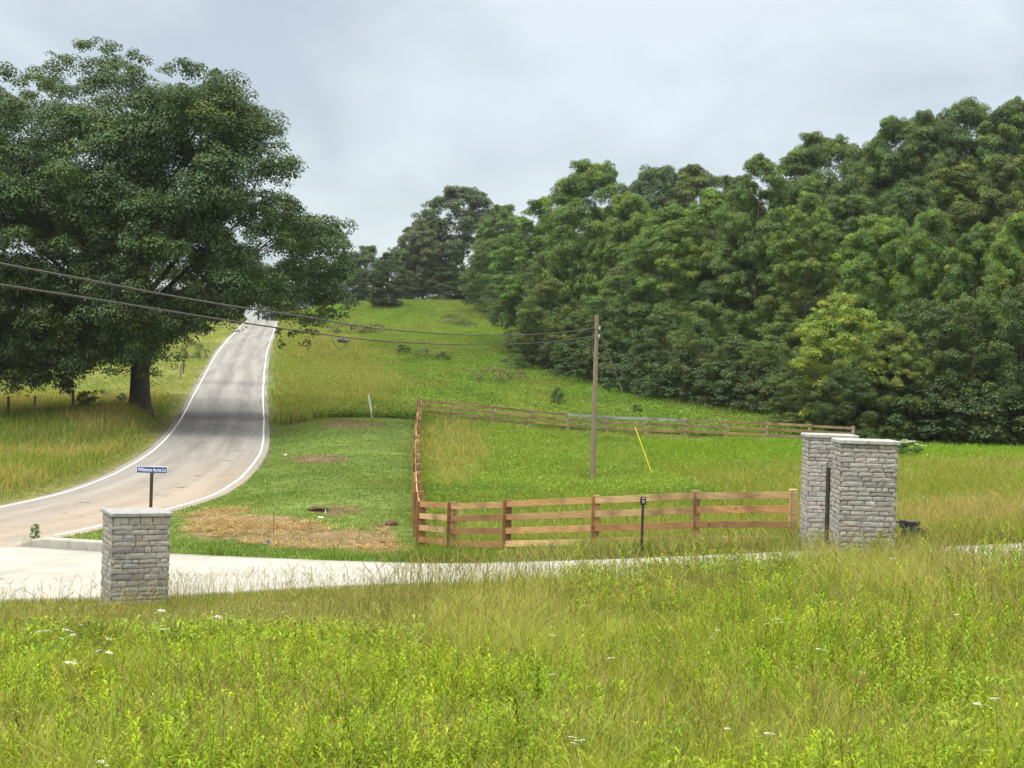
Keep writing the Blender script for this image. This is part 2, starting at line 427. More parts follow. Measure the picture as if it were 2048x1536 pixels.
Z, zpx, zpy, zd, zs = zone(gxr, gyr, gz)
gc = np.array([ZC[k] for k in KINDS]); zi = np.zeros(len(Z), int)
for i, k in enumerate(KINDS): zi[Z == k] = i
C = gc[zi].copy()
# blend a little of neighbour zones by colour noise
m1 = fbm(gxr, gyr, 9.0)[:, None]; C *= (.78+.44*m1)
# bare dirt patches in the mown ground
for (cx, cy, rx, ry) in [(700,847,60,9),(640,918,60,9),(680,1020,45,9),(765,1052,22,6),(750,1085,40,8),(905,650,30,6)]:
    mm = ((zpx-cx)/rx)**2+((zpy-cy)/ry)**2+(fbm(gxr,gyr,1.2)-.5)*1.6 < 1
    C[mm & (gyr > 30)] = (.155,.105,.06)
nr, nc = gx.shape; ii = np.arange(nr*nc).reshape(nr, nc)
Fq = np.stack([ii[:-1,:-1], ii[:-1,1:], ii[1:,1:], ii[1:,:-1]], -1).reshape(-1, 4)
m, t, o = newmat('ground_soil_and_turf'); c = attr(t, 'Col')
n1 = nnoise(t, 2.3, 6, None, .65); n2 = nnoise(t, .35, 4)
c = scale_col(t, c, nmap(t, n1, .3, .7, .6, 1.4)); c = scale_col(t, c, nmap(t, n2, .3, .7, .85, 1.15))
principled(t, o, c, .95, nbump(t, n1, .8, .12), spec=.1)
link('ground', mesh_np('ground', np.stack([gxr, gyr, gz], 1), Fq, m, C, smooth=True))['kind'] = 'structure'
print('ground', round(time.time()-T0, 1))

# ------------------------------------------------------------------ road
RL = catmull(road_c, .8); d_ = np.gradient(RL[:, :2], axis=0); d_ /= np.linalg.norm(d_, axis=1)[:, None]
nrm = np.stack([d_[:, 1], -d_[:, 0]], 1); slen = np.concatenate([[0], np.cumsum(np.linalg.norm(np.diff(RL[:, :2], axis=0), axis=1))])
def strip(name, offs, dz, mat, parent=None, ragged=0.0, ykeep=None, thick=0.0):
    V = []; A = []; B = []
    for j, of in enumerate(offs):
        rag = (fbm(slen, np.full(len(slen), of*7.0), 1.3)-.5)*ragged if j in (0, len(offs)-1) else 0
        oo = of+rag
        V.append(np.stack([RL[:, 0]+nrm[:, 0]*oo, RL[:, 1]+nrm[:, 1]*oo, RL[:, 2]+H0+dz-abs(of)*.012-(thick if j in (0, len(offs)-1) else 0)], 1))
        A.append(np.full(len(RL), of)); B.append(slen)
    V = np.stack(V, 1); n_, k_ = V.shape[:2]; I = np.arange(n_*k_).reshape(n_, k_)
    Fs = np.stack([I[:-1,:-1], I[:-1,1:], I[1:,1:], I[1:,:-1]], -1).reshape(-1, 4)
    if ykeep is not None:
        yy = V.reshape(-1, 3)[Fs[:, 0], 1]; Fs = Fs[(yy > ykeep)]
    return link(name, mesh_np(name, V.reshape(-1, 3), Fs, mat, np.ones(3), True,
                {'across': np.stack(A, 1).ravel(), 'along': np.stack(B, 1).ravel()}), parent)
def along_of(Y): return float(np.interp(Y, RL[:, 1], slen))
m, t, o = newmat('worn_asphalt')
ac = attr(t, 'across', 'Fac'); al = attr(t, 'along', 'Fac')
cmb = t.nodes.new('ShaderNodeCombineXYZ'); t.links.new(ac, cmb.inputs[0])
sc = t.nodes.new('ShaderNodeMath'); sc.operation = 'MULTIPLY'; sc.inputs[1].default_value = .06; t.links.new(al, sc.inputs[0]); t.links.new(sc.outputs[0], cmb.inputs[1])
st_ = nnoise(t, 1.1, 5, cmb.outputs[0], .6, .5)        # long streaks
fine = nnoise(t, 60, 3); mid = nnoise(t, 1.3, 5, None, .65)
col = nmix(t, nmap(t, st_, .35, .65, 0, 1), (.175,.17,.16), (.27,.26,.24))
def ridge(center, wd):
    a = t.nodes.new('ShaderNodeMath'); a.operation = 'SUBTRACT'; t.links.new(ac, a.inputs[0]); a.inputs[1].default_value = center
    b = t.nodes.new('ShaderNodeMath'); b.operation = 'ABSOLUTE'; t.links.new(a.outputs[0], b.inputs[0]); return nmap(t, b.outputs[0], 0, wd, 1, 0)
def mul(a, b):
    q = t.nodes.new('ShaderNodeMath'); q.operation = 'MULTIPLY'
    for i, s_ in enumerate((a, b)):
        if isinstance(s_, (int, float)): q.inputs[i].default_value = s_
        else: t.links.new(s_, q.inputs[i])
    return q.outputs[0]
crk = nnoise(t, 1.6, 8, None, .8, 1.5)
for cc_, ww_ in ((-.75,.22),(1.05,.16)):   # broken crack lines in the wheel lanes
    col = nmix(t, mul(mul(ridge(cc_, ww_), nmap(t, crk, .52, .60, 0, 1)), .8), col, (.05,.045,.045))
for cc_, ww_, ff_ in ((-.65,.7,.5),(1.0,.5,.38),(-1.9,.35,.2)):   # oily and cracked lanes
    col = nmix(t, mul(mul(ridge(cc_, ww_), nmap(t, mid, .38, .62, .1, 1)), ff_), col, (.085,.08,.078))
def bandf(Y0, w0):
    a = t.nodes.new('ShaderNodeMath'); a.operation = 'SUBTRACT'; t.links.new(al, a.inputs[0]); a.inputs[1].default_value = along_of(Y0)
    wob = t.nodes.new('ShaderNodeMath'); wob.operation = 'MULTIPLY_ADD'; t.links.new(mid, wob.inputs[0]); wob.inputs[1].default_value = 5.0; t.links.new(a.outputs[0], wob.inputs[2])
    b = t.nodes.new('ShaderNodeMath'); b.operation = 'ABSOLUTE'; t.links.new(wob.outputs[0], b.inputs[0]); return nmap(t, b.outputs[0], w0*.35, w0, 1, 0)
col = nmix(t, mul(bandf(98.5, 4.6), .68), col, (.042,.038,.042))    # wobbly dark band across the asphalt in the dip
col = nmix(t, mul(bandf(125.5, 3.0), .35), col, (.09,.088,.09))
# tan dried mud tracked out of the driveway mouth
near = nmap(t, al, along_of(78), along_of(52), 0, 1); edge = nmap(t, ac, -2.2, 1.6, .25, 1.0)
mud = nmap(t, nnoise(t, .9, 6, None, .7), .36, .56, .35, 1)
col = nmix(t, mul(mul(near, edge), mul(mud, .66)), col, (.36,.275,.185))
col = scale_col(t, col, nmap(t, fine, .3, .7, .86, 1.14))
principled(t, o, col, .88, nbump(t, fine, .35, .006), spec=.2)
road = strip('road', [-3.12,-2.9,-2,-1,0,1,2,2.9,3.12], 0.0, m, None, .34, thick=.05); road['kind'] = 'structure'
m, t, o = newmat('road_line_paint'); n = nnoise(t, 7, 5, None, .7)
principled(t, o, nmix(t, nmap(t, n, .60, .70, 0, .8), (.68,.665,.61), (.34,.32,.28)), .7, spec=.2)
for of in (-2.62, 2.62):
    e = strip('edge_line', [of-.047, of+.047], .006+.0, m, road, 0.05, 41.5 if of > 0 else None)
# ------------------------------------------------------------------ driveway slab and kerb
jt = np.linspace(0, 1, MD+1)
V = np.stack([np.stack([xs_d, nY+(fY-nY)*q, nZ+(fZ-nZ)*q+H0+.012], 1) for q in jt], 1)
n_, k_ = V.shape[:2]; I = np.arange(n_*k_).reshape(n_, k_)
Fs = np.stack([I[:-1,:-1], I[1:,:-1], I[1:,1:], I[:-1,1:]], -1).reshape(-1, 4)
Vv = V.reshape(-1, 3)
sk = []; b0 = len(Vv); eN = V[:, 0].copy(); eN[:, 2] -= .13; eF = V[:, -1].copy(); eF[:, 2] -= .13
Vv = np.vstack([Vv, eN, eF])
for i in range(n_-1):
    sk.append((I[i,0], b0+i, b0+i+1, I[i+1,0])); sk.append((I[i,-1], I[i+1,-1], b0+n_+i+1, b0+n_+i))
m, t, o = newmat('broomed_concrete')
n1 = nnoise(t, .6, 6, None, .6); n2 = nnoise(t, 30, 3)
tcn = t.nodes.new('ShaderNodeTexCoord'); mpn = t.nodes.new('ShaderNodeMapping'); mpn.inputs['Scale'].default_value = (.5, 5, 1)
t.links.new(tcn.outputs['Object'], mpn.inputs[0]); n3 = nnoise(t, 1.2, 5, mpn.outputs[0], .65)
col = nmix(t, nmap(t, n1, .35, .65, 0, 1), (.305,.298,.262), (.405,.392,.35))
col = nmix(t, nmap(t, n3, .52, .7, 0, .55), col, (.235,.215,.17))
sx_ = t.nodes.new('ShaderNodeSeparateXYZ'); t.links.new(tcn.outputs['Object'], sx_.inputs[0])
pm = t.nodes.new('ShaderNodeMath'); pm.operation = 'PINGPONG'; pm.inputs[1].default_value = 1.8; t.links.new(sx_.outputs['X'], pm.inputs[0])
col = nmix(t, nmap(t, pm.outputs[0], .0, .018, .75, 0), col, (.14,.13,.11))   # control joints
col = scale_col(t, col, nmap(t, n2, .3, .7, .93, 1.07))
principled(t, o, col, .85, nbump(t, n2, .2, .004), spec=.25); M['concrete'] = m
link('driveway', mesh_np('driveway', Vv, np.vstack([Fs, np.array(sk)]), m, np.ones(3)))['kind'] = 'structure'
kb = MB(); kx = np.linspace(-14.2, -9.1, 26)
prof = []
for x_ in kx:
    y_ = float(np.interp(x_, xs_d, fY)); z_ = float(np.interp(x_, xs_d, fZ))+H0
    h_ = .012+.24*float(sstep(-14.2, -12.6, x_))
    h_ *= 1-.55*float(sstep(-9.8, -9.1, x_))
    prof.append([(x_, y_-.02, z_-.1), (x_, y_-.005, z_+h_-.03), (x_, y_+.03, z_+h_), (x_+.02, y_+.30, z_+h_+.01), (x_+.02, y_+.31, z_-.1)])
Vk = [p for q in prof for p in q]; Fk = []
for i in range(len(prof)-1):
    for j in range(4): Fk.append((i*5+j, (i+1)*5+j, (i+1)*5+j+1, i*5+j+1))
Fk += [(0,1,2,3,4), tuple((len(prof)-1)*5+j for j in (4,3,2,1,0))]
kb.add(Vk, Fk, (.9,.9,.9)); k_ = kb.build('kerb', M['concrete']); tag(k_, kind='structure')
print('road', round(time.time()-T0, 1))

# ------------------------------------------------------------------ vegetation builders
def hit(px, py, h=0.0, y0=9.0, y1=420.0):
    """where the sight line through a photo pixel meets the ground (plus h)"""
    Ys = np.geomspace(y0, y1, 500); u, v = px-1024.0, 768.0-py
    X = (u*CT-v*ST)*Ys/F; Zr = (u*ST+v*CT)*Ys/F+H0; below = Zr <= height(X, Ys)+h
    k = int(np.argmax(below)) if below.any() else len(Ys)-1
    return float(X[k]), float(Ys[k]), hz(X[k], Ys[k])
def sample(n, y0, y1, zones, power=1.0, margin=.45, extra=None):
    u = rng.random(n); p = power+1
    y = (y0**p+u*(y1**p-y0**p))**(1/p) if abs(p) > 1e-6 else y0*(y1/y0)**u
    x = (rng.random(n)*2-1)*(margin*y+1.5)
    z = height(x, y); Zn, px, py, d, s = zone(x, y, z)
    k = np.isin(Zn, zones)
    if extra is not None: k &= extra(x, y, px, py, d, s, Zn)
    return x[k], y[k], z[k], Zn[k], px[k], py[k]
def blades(name, pos, h, wd, lean, c0, c1, label=None, seg=3, mat=None, parts=None):
    n = len(pos); az = rng.random(n)*2*math.pi; face = rng.random(n)*math.pi
    dirx, diry = np.cos(az), np.sin(az); fx, fy = np.cos(face), np.sin(face)
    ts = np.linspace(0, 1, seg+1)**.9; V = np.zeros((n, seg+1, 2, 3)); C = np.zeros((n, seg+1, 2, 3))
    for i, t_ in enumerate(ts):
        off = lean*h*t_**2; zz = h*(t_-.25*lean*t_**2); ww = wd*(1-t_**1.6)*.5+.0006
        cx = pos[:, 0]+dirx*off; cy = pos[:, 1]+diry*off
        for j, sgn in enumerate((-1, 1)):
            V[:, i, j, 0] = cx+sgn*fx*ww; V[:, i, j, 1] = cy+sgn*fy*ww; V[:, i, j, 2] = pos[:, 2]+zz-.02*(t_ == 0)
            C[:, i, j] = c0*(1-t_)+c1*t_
    I = np.arange(n*(seg+1)*2).reshape(n, seg+1, 2)
    Fq = np.stack([I[:, :-1, 0], I[:, :-1, 1], I[:, 1:, 1], I[:, 1:, 0]], -1).reshape(-1, 4)
    return V.reshape(-1, 3), Fq, C.reshape(-1, 3)
def inst(proto, pos, rz, sc, col, tilt=None):
    PV, PF, PC = proto; n = len(pos); c, s = np.cos(rz), np.sin(rz)
    sc = np.asarray(sc); sc = sc[:, None] if sc.ndim == 1 else sc
    v = PV[None]*sc[:, None, :] if sc.shape[1] == 3 else PV[None]*sc[:, :, None]
    x = v[:, :, 0]*c[:, None]-v[:, :, 1]*s[:, None]; y = v[:, :, 0]*s[:, None]+v[:, :, 1]*c[:, None]; z = v[:, :, 2]
    if tilt is not None: x = x+z*tilt[:, 0:1]; y = y+z*tilt[:, 1:2]
    Vv = np.stack([x, y, z], -1)+pos[:, None, :]; Ff = PF[None]+(np.arange(n)*len(PV))[:, None, None]
    Cc = PC[None]*col[:, None, :]
    return Vv.reshape(-1, 3), Ff.reshape(-1, PF.shape[1]), Cc.reshape(-1, 3)
def join(parts):
    V, Fq, C = [], [], []; b = 0
    for v, f, c in parts: V.append(v); Fq.append(f+b); C.append(c); b += len(v)
    return np.vstack(V), np.vstack(Fq), np.vstack(C)
def stuff(name, parts, mat, label, cat):
    v, f, c = join(parts) if isinstance(parts, list) else parts
    o = link(name, mesh_np(name, v, f, mat, c)); return tag(o, label, cat, kind='stuff')
def leafquad(b, d, n_, l, wd, droop=.25):
    b = np.array(b, float); d = d/np.linalg.norm(d); s_ = np.cross(d, n_); s_ /= np.linalg.norm(s_)+1e-9
    mid = b+d*l*.45+np.array([0,0,droop*l*.25]); tip = b+d*l-np.array([0,0,droop*l*.5])
    return [b, mid-s_*wd/2, tip, mid+s_*wd/2]
def weed_proto(h, nl, l, wd, seed, stem=True, top=(1.15,1.12,1.0), up=.6):
    r = np.random.default_rng(seed); V = []; C = []
    if stem:
        for a in (0, math.pi/2):
            dx, dy = math.cos(a)*.004, math.sin(a)*.004
            V += [(-dx,-dy,0),(dx,dy,0),(dx*.6,dy*.6,h),(-dx*.6,-dy*.6,h)]; C += [(.75,.7,.7)]*4
    for i in range(nl):
        t_ = (i+.5)/nl; z = h*(.18+.82*t_); a = i*2.4+r.normal()*.25
        u_ = up+.9*t_**4; d = np.array([math.cos(a), math.sin(a), u_+r.normal()*.15])
        ll = l*(.65+.5*math.sin(math.pi*min(1, t_*.95)))*(1-.35*t_**3)*r.uniform(.85,1.15)
        V += leafquad((0,0,z), d, np.array([0,0,1.0]), ll, wd*r.uniform(.8,1.2), .5)
        k = .72+.35*t_; q = r.uniform(.88,1.12); C += [tuple(k*q*np.array(top if t_ > .8 else (1,1,1)))]*4
    V = np.array(V); return V, np.arange(len(V)).reshape(-1, 4), np.array(C)
def mound_proto(n, rad, h, l, wd, seed):
    r = np.random.default_rng(seed); V = []; C = []
    for i in range(n):
        a = r.uniform(0, 6.283); q = math.sqrt(r.random())*rad; z = h*(1-.5*(q/rad)**2)*r.uniform(.35,1.0)
        d = np.array([math.cos(a+r.normal()*.7), math.sin(a+r.normal()*.7), r.uniform(-.1,.9)])
        V += leafquad((q*math.cos(a), q*math.sin(a), z), d, np.array([0,0,1.0]), l*r.uniform(.7,1.3), wd*r.uniform(.7,1.3), .4)
        C += [tuple(np.ones(3)*r.uniform(.75,1.25))]*4
    V = np.array(V); return V, np.arange(len(V)).reshape(-1, 4), np.array(C)
def head_proto(h, hl, hw, seed, arch=0.0, stemw=.0045, pan=False):
    r = np.random.default_rng(seed); V = []; C = []; ks = 5
    pts = [np.array([arch*(k/ks)**2.5*h, 0, h*(k/ks)-arch*.35*h*(k/ks)**3]) for k in range(ks+1)]
    for k in range(ks):
        a, b = pts[k], pts[k+1]; w0 = stemw*(1-.5*k/ks); w1 = stemw*(1-.5*(k+1)/ks)
        for dx, dy in ((0,1),(1,0)):
            o1 = np.array([dx*w0, dy*w0, 0]); o2 = np.array([dx*w1, dy*w1, 0]); V += [a-o1, a+o1, b+o2, b-o2]; C += [(.9,.95,.8)]*4
    top = pts[-1]; dr = pts[-1]-pts[-2]; dr /= np.linalg.norm(dr)
    if pan:
        for i in range(16):
            t_ = i/16; d = np.array([math.cos(i*2.4), math.sin(i*2.4), 1.1])*.7+dr*.5
            V += leafquad(top+dr*(t_-.5)*hl, d, np.array([0,1.0,.2]), hl*.32*(1-.6*t_), hw, .6); C += [(1.08,1.03,.9)]*4
    else:
        for dx, dy in ((0,1),(1,0),(.7,.7)):
            o_ = np.array([dx, dy, 0])*hw/2
            V += [top-dr*hl*.15, top+dr*hl*.3+o_, top+dr*hl, top+dr*hl*.3-o_]; C += [(1.0,.93,.8)]*4
    V = np.array(V); return V, np.arange(len(V)).reshape(-1, 4), np.array(C)
def jit(base, n, amt=.18, hue=.10):
    c = np.array(base)[None]*(1+rng.normal(0, amt, (n, 1))); c[:, 0] *= 1+rng.normal(0, hue, n); c[:, 2] *= 1+rng.normal(0, hue*1.5, n)
    return np.clip(c, .004, .8)
def lerp(a, b, t): return a*(1-t[:, None])+b*t[:, None]

# ---- foreground meadow
x, y, z, Zn, px, py = sample(430000, 9.5, 27.6, ['fg'], .5)
n = len(x); pos = np.stack([x, y, z], 1)
pt = sstep(.36, .64, fbm(x, y, 2.6)); pt2 = sstep(.42, .62, fbm(x+40, y+9, 1.3))
tan = np.clip(pt*.55+.5*sstep(17, 26, y)*sstep(-4, 6, x)+.12*pt2-.25*sstep(19,12,y), 0, 1)
hgt = np.clip(rng.normal(.50, .13, n), .15, .9)*(.8+.35*tan)*(.55+.45*sstep(27.5, 24.5, y)*1.0)
hgt *= np.where(x < -1.0, 1-.55*sstep(16, 21, y), 1)
bedge = np.interp(x, xs_d, nY); hgt *= .42+.58*sstep(.3, 3.4, bedge-y); hgt *= .50+.95*vnoise(x*1.0, y, .42)*.6+.4*vnoise(x, y, 1.1)
hgt *= 1-.68*sstep(6.7, 7.3, x)*sstep(16.5, 20, y); hgt *= 1-.35*sstep(.5,1.5,x)*sstep(5.2,4.6,x)*sstep(20,23,y)
cg = lerp(jit((.27,.335,.028), n, .36), jit((.42,.40,.12), n, .25, .05), (rng.random(n) < tan*.62+.10).astype(float))
ctip = lerp(cg*1.15, jit((.44,.41,.16), n, .18, .04), (rng.random(n) < .12+.32*tan).astype(float))
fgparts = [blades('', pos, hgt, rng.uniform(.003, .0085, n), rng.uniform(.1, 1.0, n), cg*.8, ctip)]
x, y, z, Zn, px, py = sample(26000, 9.5, 27, ['fg'], .4)
wn = fbm(x+11, y-4, 2.1); k = rng.random(len(x)) < sstep(.40, .60, wn)*(.68-.45*sstep(17,25,y))*np.where(y > 22, .35, 1)+.05
k &= ~((x < 1.0) & (y > 20.0)); x, y, z = x[k], y[k], z[k]; n = len(x); pr = rng.integers(0, 5, n); cols = jit((.245,.335,.030), n, .26)
for i in range(5):
    q = pr == i; nn = q.sum()
    fgparts.append(inst(weed_proto(.46+.06*i, 22+3*i, .10, .021, 20+i), np.stack([x, y, z], 1)[q], rng.random(nn)*6.28, rng.uniform(.55, 1.25, nn)*np.where(x[q] < .5, 1-.5*sstep(15.5, 19.5, y[q]), 1), cols[q], rng.normal(0, .2, (nn, 2))))
x, y, z, Zn, px, py = sample(17000, 9.5, 26.5, ['fg'], .4); wn = fbm(x-21, y+14, 1.6); k = (rng.random(len(x)) < .10+.80*sstep(.42, .58, wn)) & ~((x < 1.0) & (y > 20.5)); x, y, z = x[k], y[k], z[k]; n = len(x)
cols = lerp(jit((.25,.335,.028), n, .26), jit((.12,.20,.035), n, .2), (rng.random(n) < .18).astype(float)); pr = rng.integers(0, 4, n)
for i in range(4):
    q = pr == i; nn = q.sum(); fgparts.append(inst(mound_proto(26,.20,.42,.13,.026,300+i), np.stack([x, y, z], 1)[q], rng.random(nn)*6.28, rng.uniform(.6, 1.25, nn), cols[q]))
x, y, z, Zn, px, py = sample(60000, 20.5, 25.6, ['fg'], 1.0); k = (x > 4.2) & (x < 8.2) & (rng.random(len(x)) < sstep(4.3,5.3,x)*sstep(7.7,7.0,x)); x, y, z = x[k], y[k], z[k]; n = len(x)
c1 = lerp(jit((.26,.27,.06), n), jit((.42,.38,.15), n, .18, .05), (rng.random(n) < .6).astype(float))
fgparts.append(blades('', np.stack([x,y,z],1), rng.uniform(.35,.85,n), rng.uniform(.005,.010,n), rng.uniform(.1,.7,n), c1*.8, c1*1.15))
stuff('meadow_grass', fgparts, M['grass'], 'tall yellow green meadow grass and leafy weeds filling the foreground', 'meadow grass')
print('fg', round(time.time()-T0, 1), n)
# ---- seed heads standing above the meadow
x, y, z, Zn, px, py = sample(30000, 12, 27.5, ['fg','strip'], 1.0)
k = rng.random(len(x)) < np.where(y > 20, .52, .60)*sstep(.3,.6,fbm(x-9,y+3,2.4))+.10; x, y, z = x[k], y[k], z[k]; n = len(x)
pr = rng.integers(0, 6, n); parts = []
hp = [head_proto(.80,.10,.014,1,.12), head_proto(.9,.13,.013,2,.3), head_proto(.75,.08,.012,3,.05), head_proto(.95,.22,.010,4,.4,pan=True), head_proto(.85,.2,.012,5,.2,pan=True), head_proto(1.0,.11,.013,6,.45)]
cc = lerp(jit((.30,.25,.12), n, .22, .05), jit((.36,.35,.12), n, .2, .05), (rng.random(n) < .35).astype(float))
sc_ = rng.uniform(.6, .98, n)*np.where(x < -2.2, 1-.30*sstep(20, 22, y), 1)
for i in range(6):
    q = pr == i; nn = q.sum(); parts.append(inst(hp[i], np.stack([x, y, z], 1)[q], rng.random(nn)*6.28, sc_[q], cc[q], rng.normal(0, .1, (nn, 2))))
stuff('seed_head_grass', parts, M['grass'], 'thin grass stalks with brown seed heads standing before the pale driveway', 'tall grass')
# ---- short cut strip by the left pillar
x, y, z, Zn, px, py = sample(170000, 19, 28, ['strip'], 1.0, .5); n = len(x)
cg = lerp(jit((.21,.26,.045), n), jit((.40,.36,.13), n), (rng.random(n) < .10+.5*sstep(.4,.6,fbm(x,y,1.1))).astype(float))
stuff('cut_grass_strip', blades('', np.stack([x,y,z],1), rng.uniform(.04,.16,n), rng.uniform(.006,.012,n), rng.uniform(.3,1.4,n), cg*.8, cg*1.1, seg=2), M['grass'],
      'short yellowish cut grass in front of the low stone pillar', 'grass')
# ---- mown ground between road and fence
x, y, z, Zn, px, py = sample(420000, 28, 95, ['mown','straw'], -.3, .40); n = len(x)
pch = sstep(.38,.62,fbm(x,y,4.0)); bare = sstep(.5,.62,fbm(x+5,y+5,2.0))
near_edge = np.exp(-((y-np.interp(x, xs_d, fY))/.5)**2)
base = lerp(jit((.115,.195,.028), n), jit((.22,.25,.05), n), pch*rng.random(n)); base = lerp(base, jit((.34,.30,.11), n), ((x > 0) & (rng.random(n) < .45)).astype(float))
isst = (Zn == 'straw'); keep = ~(isst & (rng.random(n) < .72)) & ~((rng.random(n) < bare*.5))
hh = rng.uniform(.04,.11,n)*(1+np.where(x < -.5, 4.0, .6)*near_edge*sstep(.42,.62,fbm(x,y,.8))); hh = np.where((x > -2.4), hh*2.2, hh); hh = np.where((x > .5), hh*1.5, hh); hh = np.where((x > 1.5), hh*1.5, hh)
q = keep
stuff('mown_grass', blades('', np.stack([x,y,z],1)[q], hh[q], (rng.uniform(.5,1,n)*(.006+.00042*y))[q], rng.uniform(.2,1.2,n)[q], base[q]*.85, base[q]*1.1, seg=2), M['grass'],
      'short green mown grass between the road and the long side fence', 'mown grass')
# ---- straw
x, y, z, Zn, px, py = sample(260000, 29, 52, ['straw'], 0, .32); n = len(x)
az = rng.random(n)*6.28; el = rng.normal(0, .25, n); l = rng.uniform(.10,.34,n); wd = rng.uniform(.006,.014,n)
k = rng.random(n) < (.06+.94*sstep(.36,.58,fbm(x,y,1.7)))*np.where(px > 630, .45, .9); x,y,z,az,el,l,wd = [a[k] for a in (x,y,z,az,el,l,wd)]; n = len(x)
dx, dy, dz_ = np.cos(az)*l/2, np.sin(az)*l/2, np.sin(el)*l/2; sx_, sy_ = -np.sin(az)*wd/2, np.cos(az)*wd/2
zc = z+rng.uniform(.01,.09,n)+np.abs(dz_)
V = np.stack([np.stack([x-dx-sx_,y-dy-sy_,zc-dz_],1),np.stack([x-dx+sx_,y-dy+sy_,zc-dz_],1),np.stack([x+dx+sx_,y+dy+sy_,zc+dz_],1),np.stack([x+dx-sx_,y+dy-sy_,zc+dz_+.003],1)],1)
cs = jit((.50,.36,.16), n, .25, .06); cs = lerp(cs, jit((.20,.12,.06), n), (rng.random(n) < .33).astype(float))
stuff('straw_mulch', (V.reshape(-1,3), np.arange(n*4).reshape(-1,4), np.repeat(cs,4,0)), M['grass'], 'golden straw mulch scattered on bare soil beside the driveway', 'straw')
print('lawn', round(time.time()-T0, 1))
# ---- roadside tall grass (left verge, brown strip right of the road, right meadow)
x, y, z, Zn, px, py = sample(330000, 29, 118, ['verge'], -.2, .42, lambda x,y,px,py,d,s,Z: d > 3.3); n = len(x)
d, _, s = dist_line(x, y, ROAD[::4]); t_ = sstep(3.4, 5.2, d); gr = np.maximum(sstep(.55,.68,fbm(x+3,y,6.0)), sstep(1.3,.6,((px-55)/110)**2+((py-868)/38)**2+(fbm(x,y,2.5)-.5)))
c1 = lerp(jit((.16,.235,.033), n), jit((.38,.32,.10), n), (rng.random(n) < t_*(.72-.6*gr)+.08).astype(float))
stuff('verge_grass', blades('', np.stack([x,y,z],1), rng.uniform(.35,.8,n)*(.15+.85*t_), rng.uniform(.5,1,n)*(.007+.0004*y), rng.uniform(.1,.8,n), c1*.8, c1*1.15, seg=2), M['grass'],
      'tall straw coloured roadside grass on the bank left of the road', 'tall grass')
x, y, z, Zn, px, py = sample(420000, 28, 88, ['meadow'], -.4, .44); n = len(x)
brn = sstep(.45,.6,fbm(x,y,7.0))*sstep(75,50,y); c1 = lerp(jit((.20,.25,.035), n), jit((.38,.30,.12), n), (rng.random(n) < .2+.5*brn).astype(float))
c1 = lerp(c1, jit((.17,.28,.025), n), (rng.random(n) < sstep(58,72,y)).astype(float))
mparts = [blades('', np.stack([x,y,z],1), rng.uniform(.3,.72,n), rng.uniform(.5,1,n)*(.007+.0004*y), rng.uniform(.1,.9,n), c1*.8, c1*1.15, seg=2)]
mound = [mound_proto(24,.34,.45,.11,.05,60+i) for i in range(4)]
def mounds(x, y, z, col, smin, smax, am=.2, protos=mound):
    n = len(x); pr = rng.integers(0, len(protos), n); cols = jit(col, n, am) if isinstance(col, tuple) else col; out_ = []
    for i in range(len(protos)):
        q = pr == i; nn = q.sum()
        if nn: out_.append(inst(protos[i], np.stack([x,y,z],1)[q], rng.random(nn)*6.28, rng.uniform(smin,smax,nn), cols[q]))
    return out_
x, y, z, Zn, px, py = sample(14000, 36, 88, ['meadow'], .2, .44); k = rng.random(len(x)) < .15+.85*sstep(55,70,y)
mparts += mounds(x[k], y[k], z[k], (.21,.29,.05), .7, 1.3)
stuff('side_meadow_growth', mparts, M['grass'], 'tall mixed grass and weeds to the right of the tall stone pillars', 'meadow grass')
# ---- paddock growth
x, y, z, Zn, px, py = sample(260000, 30, 94, ['paddock'], -.4, .40); n = len(x)
def paddock_brown(x, y, px, py):
    e = ((px-905)/75)**2+((py-900)/85)**2+(fbm(x,y,2.2)-.5)*1.6; return sstep(1.2,.6,e)
br = paddock_brown(x,y,px,py); low = sstep(48,42,y)
c1 = lerp(jit((.17,.25,.035), n), jit((.38,.32,.10), n), (rng.random(n) < .2+.52*br+.2*low).astype(float))
pp = [blades('', np.stack([x,y,z],1), rng.uniform(.2,.6,n)*np.where((np.hypot(x-3.5, (y-60.5)*.5) < 1.1), .35, 1), rng.uniform(.5,1,n)*(.007+.0004*y), rng.uniform(.1,.9,n), c1*.8, c1*1.1, seg=2)]
x, y, z, Zn, px, py = sample(60000, 42, 94, ['paddock'], .1, .40); br = paddock_brown(x,y,px,py)
k = rng.random(len(x)) < (.85-.8*br)*sstep(43,54,y+(fbm(x,y,4)-.5)*10)*np.where((np.hypot(x-3.5, (y-60.5)*.5) < 1.0), .0, 1); pp += mounds(x[k], y[k], z[k], lerp(jit((.20,.295,.05), int(k.sum()), .2), jit((.10,.19,.04), int(k.sum()), .2), .75*sstep(.56,.66,fbm(x[k]*1.0,y[k]*.5,3.2))), .5, 1.05)
stuff('paddock_weeds', pp, M['grass'], 'bright green leafy weeds growing inside the board fenced paddock', 'weeds')
print('paddock', round(time.time()-T0, 1))
